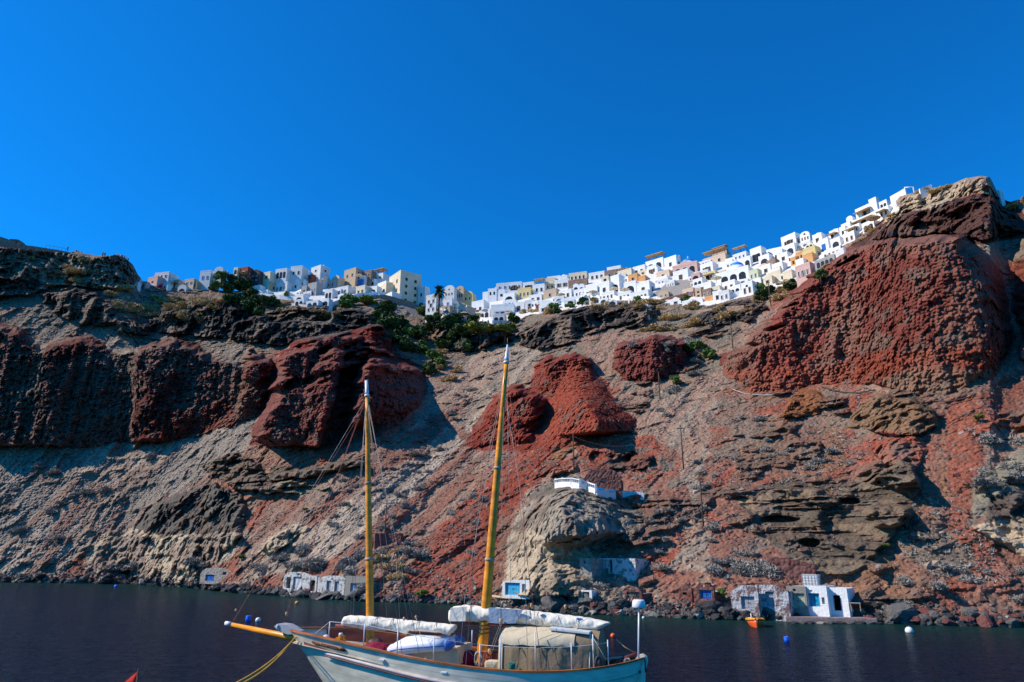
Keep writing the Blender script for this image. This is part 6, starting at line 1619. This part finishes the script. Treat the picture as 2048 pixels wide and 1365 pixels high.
# deck furniture: box tent forward, windlass, cabin tent aft
MBt = MB(); c_ = [(800,1326),(812,1314),(850,1302),(900,1294),(915,1295),(917,1330),(860,1334)]
MBt.prism([(bl(u, v, .7).x, bl(u, v, .7).z) for u, v in c_], -.8, .75).build('cabin_cover', beige_m, boat)
def tent():
    TP_ = [(999,1290),(1001,1277),(1018,1273),(1060,1271),(1105,1273),(1110,1277),(1150,1282),(1190,1284)]; g = []
    us = np.linspace(999, 1192, 26); zt = lambda u, Y: bl(u, 1281+(u-1000)*.02, Y)
    for i, u in enumerate(us):
        a = bl(u, float(np.interp(u, [999,1192], [1279,1286])), 1.15); lo = bl(u, 1350, 1.25); x = a.x; zt_ = a.z; zl = zs(x)-.15; sg_ = .03*math.sin(u*.35)+.03*math.sin(u*.13+1)
        wb = min(1.0, max(.3, (beam((XB-x)/(XB-XS))-.28)/1.28))
        row = [(x, 1.28+.02*math.sin(u*.5), zl), (x, 1.24+sg_, zl+(zt_-zl)*.35), (x, 1.2+sg_*1.2, zl+(zt_-zl)*.7), (x, 1.15, zt_), (x, .9, zt_+.16), (x, .4, zt_+.30+.02*math.sin(u)), (x, 0, zt_+.36), (x, -.4, zt_+.30), (x, -.9, zt_+.16), (x, -1.15, zt_), (x, -1.25, zl)]
        row = [(a_, b_*wb, c_) for a_, b_, c_ in row]; g.append(row)
    m = MB(); m.grid(g); o = m.build('tent_canopy', tent_shade_m, boat)
    e1 = MB(); e1.bm.faces.new([e1.bm.verts.new((g[0][k][0]+.01, g[0][k][1], g[0][k][2])) for k in range(11)]); e1.build('tent_end', beige_m, o)
    e2 = MB(); e2.bm.faces.new([e2.bm.verts.new((g[-1][k][0]-.01, g[-1][k][1], g[-1][k][2])) for k in range(11)]); e2.build('tent_end', tent_shade_m, o)
    # roof sheet overlapping the sides and front edge band, their lit tone painted beige
    rows = []
    for i, r_ in enumerate(g[:20]):
        wb = r_[3][1]/1.15; rows.append([(r_[3][0], 1.22*wb, r_[3][2]-.16+.02*math.sin(i*1.3)), (r_[3][0], 1.20*wb, r_[3][2]+.02), (r_[4][0], .92*wb, r_[4][2]+.03), (r_[5][0], .4, r_[5][2]+.03), (r_[6][0], 0, r_[6][2]+.03), (r_[7][0], -.4, r_[7][2]+.03), (r_[8][0], -.92*wb, r_[8][2]+.03), (r_[9][0], -1.2*wb, r_[9][2]+.02)])
    MB().grid(rows).build('roof_sheet', beige_m, o)
    rows = [[(q[0]+dx, q[1]*1.02+.012, q[2]) for q in g[k][:4]] for k, dx in ((0, .02), (1, .1), (1, 0))]
    MB().grid(rows).build('front_band', beige_m, o)
tent()
# sun roof on posts
r0, r1 = bl(1100, 1257, .55), bl(1181, 1266, .55)
MB().box(((r0.x+r1.x)/2, 0, (r0.z+r1.z)/2), (abs(r0.x-r1.x), 1.5, .09), Matrix.Rotation(math.atan2(r0.z-r1.z, r0.x-r1.x), 4, 'Y').inverted() if False else Matrix.Rotation(-math.atan2(r0.z-r1.z, r0.x-r1.x), 4, 'Y'), bevel=.02).build('sun_roof', steel_m, boat)
for u, v in ((1104,1259), (1180,1268)):
    for Y in (.6, -.6): a = bl(u, v, .6); bt([(a.x, Y, a.z), (a.x, Y*1.6, zs(a.x)-.3)], .022, 6).build('roof_post', steel_m, boat)
bt([bl(1131,1262,.6), bl(1131,1285,.9)], .02, 6).build('roof_post', steel_m, boat)
# windlass at the bow
wl_b = bl(681, 1288, .25)
m = MB(); m.tube([wl_b+Vector((-.35, 0, -.12)), wl_b+Vector((0, 0, .30))], .05, 8).tube([wl_b+Vector((.35, 0, -.12)), wl_b+Vector((0, 0, .30))], .05, 8)
m.tube([wl_b+Vector((0, .25, .16)), wl_b+Vector((0, -.25, .16))], .12, 12).box(wl_b+Vector((0, 0, -.05)), (.55, .3, .12), bevel=.02); m.build('windlass', mast_m, boat)
bt([wl_b+Vector((0, .02, .3)), wl_b+Vector((0, .02, .40))], [.10, .07], 10).build('windlass_head', steel_m, boat)
MB().lathe(bl(652, 1279, .1), [(.01, -.16), (.15, -.08), (.17, .02), (.12, .14), (.01, .18)], 14).build('white_fender', GL['white'], boat)
# nameplate with faded gilt scroll letters
def nameplate():
    P = []; lo = []
    for i in range(9):
        s = .072+.112*i/8; xt = XB+(XS-XB)*s; P.append((s, .30))
    g = []
    def hp(s, lo):
        xt = XB+(XS-XB)*s; zt = zs(xt); q = (zt-lo+.95)/(zt+.95); z = zt-lo; xb = XB-(zs(XB)-z)*.92; xs = XS+(zs(XS)-z)*.35; ef = .26+.40*abs(2*s-1)**2
        return Vector((xb+(xs-xb)*s, beam(s)*q**(ef*.55), z))
    ss = np.linspace(.105, .222, 14); g = [[hp(s, .17+(.05 if k_ in (0, 13) else 0))+Vector((0, .03, 0)), hp(s, .33-(.05 if k_ in (0, 13) else 0))+Vector((0, .035, 0))] for k_, s in enumerate(ss)]
    m = MB(); m.grid(g); o = m.build('nameplate', boatpaint('brown_board', (.16, .05, .03), .5), boat); md = o.modifiers.new('s', 'SOLIDIFY'); md.thickness = .03; md.offset = 0
    m = MB(); rr = random.Random(8); s = .116
    while s < .212:                             # illegible carved letters
        h0, h1 = .20, .29; k = rr.choice('IOVN')
        A_ = lambda ds, l: hp(s+ds, l)+Vector((0, .055, 0))
        seqs = {'I': [[(0, h0), (0, h1)]], 'O': [[(0, .245), (.0015, h0), (.0045, h0), (.006, .245), (.0045, h1), (.0015, h1), (0, .245)]], 'V': [[(0, h0), (.003, h1), (.006, h0)]], 'N': [[(0, h1), (0, h0), (.005, h1), (.005, h0)]]}[k]
        for q in seqs: m.tube([A_(*t) for t in q], .009, 4)
        s += .0035 if k == 'I' else .0095
    m.build('carved_letters', boatpaint('worn_gilt', (.42, .20, .08), .5), o)
nameplate()
# stanchions on the port and starboard rail, lifelines
def rail_at(u):
    best = min(range(61), key=lambda i: abs(bpx(ST[i])[0]-u)); return ST[best]
tops = []
for u, v1, v0 in ((658,1262,1287),(728,1271,1306),(795,1282,1318),(871,1294,1330),(959,1303,1338),(998,1291,1342),(1070,1287,1346),(1142,1304,1346),(1190,1288,1340),(1215,1297,1337)):
    p = rail_at(u); px = p.x; hgt = (v0-v1)*p_r/F if False else (v0-v1)/F*math.hypot(BO.x+BD.x*px, BO.y+BD.y*px)*1.04; q = Vector((p.x, p.y-.07, p.z+.05))
    bt([q, q+Vector((0, -.02, hgt))], .022, 7).build('stanchion', steel_m, boat); tops.append(q+Vector((0, -.02, min(hgt, .72))))
    if u in (728, 871, 998, 1142): bt([Vector((q.x, -q.y, q.z)), Vector((q.x, -q.y, q.z+.62))], .022, 7).build('stanchion', steel_m, boat)
bt([rail_at(630)+Vector((0, -.05, .1))]+tops[:5], .009, 5).build('lifeline', steel_m, boat)
bt(tops[4:], .009, 5).build('lifeline', steel_m, boat)
bt([bl(661,1255,-1.0), bl(661,1283,-1.0)], .022, 6).build('stanchion', steel_m, boat)
# radar on its pole at the stern
ra, rb_ = bl(1277, 1330, .2), bl(1278, 1217, .2); rp = empty('radar_mast', (0, 0, 0)); rp.parent = boat
bt([ra, rb_], .035, 8).build('radar_pole', steel_m, rp)
MB().lathe(rb_, [(.01, 0), (.21, .01), (.245, .05), (.22, .24), (.19, .285), (.01, .295)], 24).build('radar_dome', glossy('radar_white', (.78, .78, .78), .3), rp)
# rigging
def stay(pts, rad=.014, mat=rope_m): bt(pts, rad*.72, 5).build('stay', mat, boat)
def blk(p, r=.055, mat=block_m): MB().lathe(p, [(.005, -r*1.4), (r*.8, -r), (r, 0), (r*.8, r), (.005, r*1.4)], 8).build('block', mat, boat)
F0 = fb-Vector((0, 0, .15)); M0 = mb_-Vector((0, 0, .15))
stay([F0, b1+Vector((-.1, 0, .15))], .016); stay([F0+Vector((0, .02, -.3)), bl(470, 1240, 0)], .012, redrope_m)
stay([F0, bl(573, 1226, 0), bl(566, 1252, 0)], .012, redrope_m); stay([F0+Vector((.03, .05, 0)), bl(576, 1226, 0)], .012, redrope_m); blk(bl(573, 1228, 0))
blk(bl(472, 1221, 0), .05)
port = lambda u: rail_at(u)-Vector((0, .03, -.05))
for u, Yt, dz in ((706, .04, 0), (700, .05, -.4)): stay([F0+Vector((0, Yt, dz)), bl(u, 1232, .8)], .011)
for u in (798, 808, 845): q = port(u); stay([F0+Vector((0, .05, 0)), q], .013)
for q in (bl(832, 1235, .9), bl(808, 1238, .9), bl(764, 1112, .5), bl(792, 1112, .6), bl(803, 1118, .6)): blk(q, .05)
stay([F0, bl(764, 1112, .5), bl(760, 1240, .5)], .010, redrope_m); stay([bl(792, 1112, .6), bl(800, 1250, .7)], .010)
stay([F0+Vector((-.02, -.05, 0)), Vector((fa.x+.2, -1.9, zs(fa.x)))], .012); stay([F0+Vector((-.02, -.05, 0)), Vector((fa.x-.8, -1.95, zs(fa.x)))], .012)
stay([bl(832, 1235, .9), port(853)], .011); blk(bl(851, 1322, 1.7), .07)
stay([M0, bl(958, 1000, .1), port(934)], .013); stay([M0+Vector((0, .05, -.2)), bl(930, 1190, .9), port(920)], .011)
stay([bl(1011, 790, .05), bl(1046, 1018, .4), port(1060)], .013); stay([bl(1011, 800, .05), bl(1051, 1100, .8), port(1085)], .012, redrope_m)
stay([M0, bl(1046, 1018, .2), bl(1062, 1200, .2)], .010, redrope_m); stay([M0+Vector((0, -.05, 0)), Vector((ma.x-.6, -2.0, zs(ma.x)))], .012); stay([M0+Vector((0, -.05, 0)), Vector((ma.x+.4, -2.0, zs(ma.x)))], .012)
stay([bl(1008, 745, 0), bl(1004, 1000, .3), port(1001)], .010)
stay([bl(1002, 1243, .5), bl(978, 1307, .6)], .012); stay([bl(1004, 1246, .5), bl(982, 1310, .6)], .012); blk(bl(1002, 1242, .5), .07); blk(bl(979, 1303, .6), .07); blk(bl(1063, 1211, .4), .06); blk(bl(1131, 1214, .4), .06)
stay([bl(1183, 1270, .6), bl(1212, 1320, 1.2)], .012); stay([bl(1182, 1270, .6), bl(1188, 1322, 1.2)], .010)
stay([bl(898, 1240, .3), bl(912, 1272, .3), bl(946, 1312, .6)], .012)
# coiled halyards at the mainmast foot
def coil(c, r, n, mat, name='rope_coil'):
    m = MB(); P = [c+Vector((.05*math.sin(t*.7), .05*math.cos(t*1.3)+.02*t/6, 0))+Vector((r*.5*math.cos(t), 0, r*math.sin(t))) for t in [2*math.pi*k/12 for k in range(12*n)]]; m.tube(P, .022, 5); m.build(name, mat, boat)
coil(bl(968, 1318, .45), .26, 4, redrope_m); coil(bl(957, 1318, .5), .24, 3, rope_m); coil(bl(975, 1315, .3), .22, 3, redrope_m)
for k in range(5): p = ma+(mb_-ma)*(.095+.012*k); MB().lathe(p, [(.215, -.02), (.235, 0), (.215, .02)], 16).build('mast_lashing', M['D'], boat)
MB().box(bl(985, 1330, .9), (.5, .5, .3), bevel=.1).build('sail_bag', beige_m, boat)
# tiller, stern timber and warps
bt([bl(1222, 1331, .3), bl(1250, 1318, .1), bl(1275, 1308, 0)], [.07, .09, .07], 8).build('tiller', maroon_m, boat)
bt([bl(1200, 1321, -.9), bl(1245, 1317, -.8)], .07, 8).build('stern_beam', beige_m, boat)
coil(bl(1256, 1327, .2), .16, 4, rope_m); bt([bl(1232, 1279, 0), bl(1250, 1295, 0), bl(1272, 1307, 0)], .02, 6).build('flag_staff', block_m, boat)
MB().lathe(bl(1197, 1326, .8), [(.01, -.2), (.12, -.15), (.14, .05), (.08, .2), (.01, .22)], 10).build('winch', M['D'], boat)
# porthole slots in the side
for s in (.53, .36):
    xt = XB+(XS-XB)*s; MB().box((xt, beam(s)-.02, zs(xt)-.26), (.22, .06, .07), bevel=.02).build('scupper', steel_m, boat)
# ---- things standing on the boat
def wob(c, size, seed, mat, name, label, cat, amp=.25):
    bm = bmesh.new(); bmesh.ops.create_icosphere(bm, subdivisions=4, radius=1.0); V = np.array([v.co[:] for v in bm.verts]); q = fbm(V*1.6+seed, 3, seed)-.5; q2 = fbm(V*5+seed, 2, seed+3, ridged=True)-.5
    V = V*(1+amp*2*q+amp*.5*q2)[:, None]*np.array(size); V[:, 2] = np.maximum(V[:, 2], -size[2]*.7)
    for v, c_2 in zip(bm.verts, V): v.co = c_2
    for f in bm.faces: f.smooth = True
    me = bpy.data.meshes.new(name); bm.to_mesh(me); bm.free(); me.materials.append(mat); p = BO+BD*c[0]+BN*c[1]; o = link(name, me, None, (p.x, p.y, c[2])); o.rotation_euler = (0, 0, BRZ); return tag(o, label, cat)
wob(bl(752, 1303, .6), (.62, .5, .34), 3, marc_m, 'sail_bag', 'crimson canvas bundle heaped on deck behind the foremast', 'sail bag')
wob(bl(932, 1320, -.3), (.46, .55, .34), 7, marc_m, 'canvas_bundle', 'crimson covered bundle between the beige cover and the mainmast', 'bundle', .12)
wob(bl(752, 1289, .3), (.32, .3, .22), 9, boatpaint('dark_gear', (.06, .03, .03), .6, .3), 'gear_heap', 'dark heap of gear on top of the crimson canvas bundle', 'gear')
MB_b = MB().lathe((0, 0, 0), [(.01, -.12), (.10, -.12), (.12, .12), (.11, .12), (.09, -.08), (.01, -.08)], 14); pb = bl(1024, 1334, 1.45); pw = BO+BD*pb.x+BN*pb.y
tag(MB_b.build('bucket', plaster('green_bucket', (.01, .16, .12), stain=0, bump=0), None, (pw.x, pw.y, pb.z)), 'small green bucket on the side deck by the tent front', 'bucket')
def tender():
    """small inflatable lying keel up on deck: two side tubes meeting at the bow, pale bottom above"""
    o3 = bl(832, 1303, .75); p = BO+BD*o3.x+BN*o3.y; e = empty('inflatable_dinghy', (p.x, p.y, o3.z), BRZ, 'white and blue inflatable dinghy lying upside down on the foredeck', 'dinghy')
    L = lambda u, v, Y: bl(u, v, Y)-o3
    mid = [L(772,1308,.45), L(785,1300,.75), L(805,1296,.95), L(835,1293,1.05), L(865,1291,1.05), L(893,1290,1.05)]
    mid2 = [Vector((p_.x, -(p_.y)-.1-1.0 if False else p_.y-1.05*(i/5)**.4-.0, p_.z+.02)) for i, p_ in enumerate(mid)]
    rad = [.10, .20, .23, .23, .23, .22]
    for P in (mid, mid2):
        t_ = bt(P, rad, 14).build('side_tube', rib_m, e)
        end = P[-1]; d = (P[-1]-P[-2]).normalized(); bt([end-d*.02, end+d*.12, end+d*.3], [.225, .20, .09], 14).build('tube_cone', blue_m, t_)
        bt([q+Vector((0, .215 if P is mid else -.215, -.02)) for q in P[1:]], .025, 6).build('rubbing_strip', blue_m, t_)
    g = []
    for i, (u, vt) in enumerate(((778,1300),(795,1283),(812,1274),(835,1270),(860,1272),(880,1276))):
        w_ = (.25, .62, .85, .95, .98, .98)[i]; c = L(u, vt, .5); base = mid[min(i, 5)].z+.1; g.append([(c.x, c.y+w_*.55, base), (c.x, c.y+w_*.4, (base+c.z)/2+.06), (c.x, c.y, c.z), (c.x, c.y-w_*.4, (base+c.z)/2+.06), (c.x, c.y-w_*.55, base)])
    MB().grid(g).build('bottom', glossy('white_fibreglass', (.76, .77, .78), .3), e)
    c = g[-1]; m = MB(); m.bm.faces.new([m.bm.verts.new(q) for q in c]); m.build('transom', rib_m, e)
tender()
# mooring ropes running from the bow to the quay side, out of the picture
def moor(u0, v0, u1, v1, mid, label):
    a = bl(u0, v0, .1); A_ = BO+BD*a.x+BN*a.y; A_.z = a.z; B_ = W(u1, v1, 15.5); m = MB()
    P = [A_+(B_-A_)*t-Vector((0, 0, mid*4*t*(1-t))) for t in [k/30 for k in range(31)]]; tag(m.tube(P, .026, 6).build('mooring_rope', yrope_m), label, 'rope')
moor(593,1271,345,1400,.55,'upper yellow mooring rope running from the bow to the lower left')
moor(595,1270,395,1400,.28,'lower yellow mooring rope running from the bow to the lower left')
bt([bl(596,1269,.1), bl(640,1275,.15), bl(668,1284,.2), wl_b], .03, 6).build('anchor_warp', yrope_m, boat)
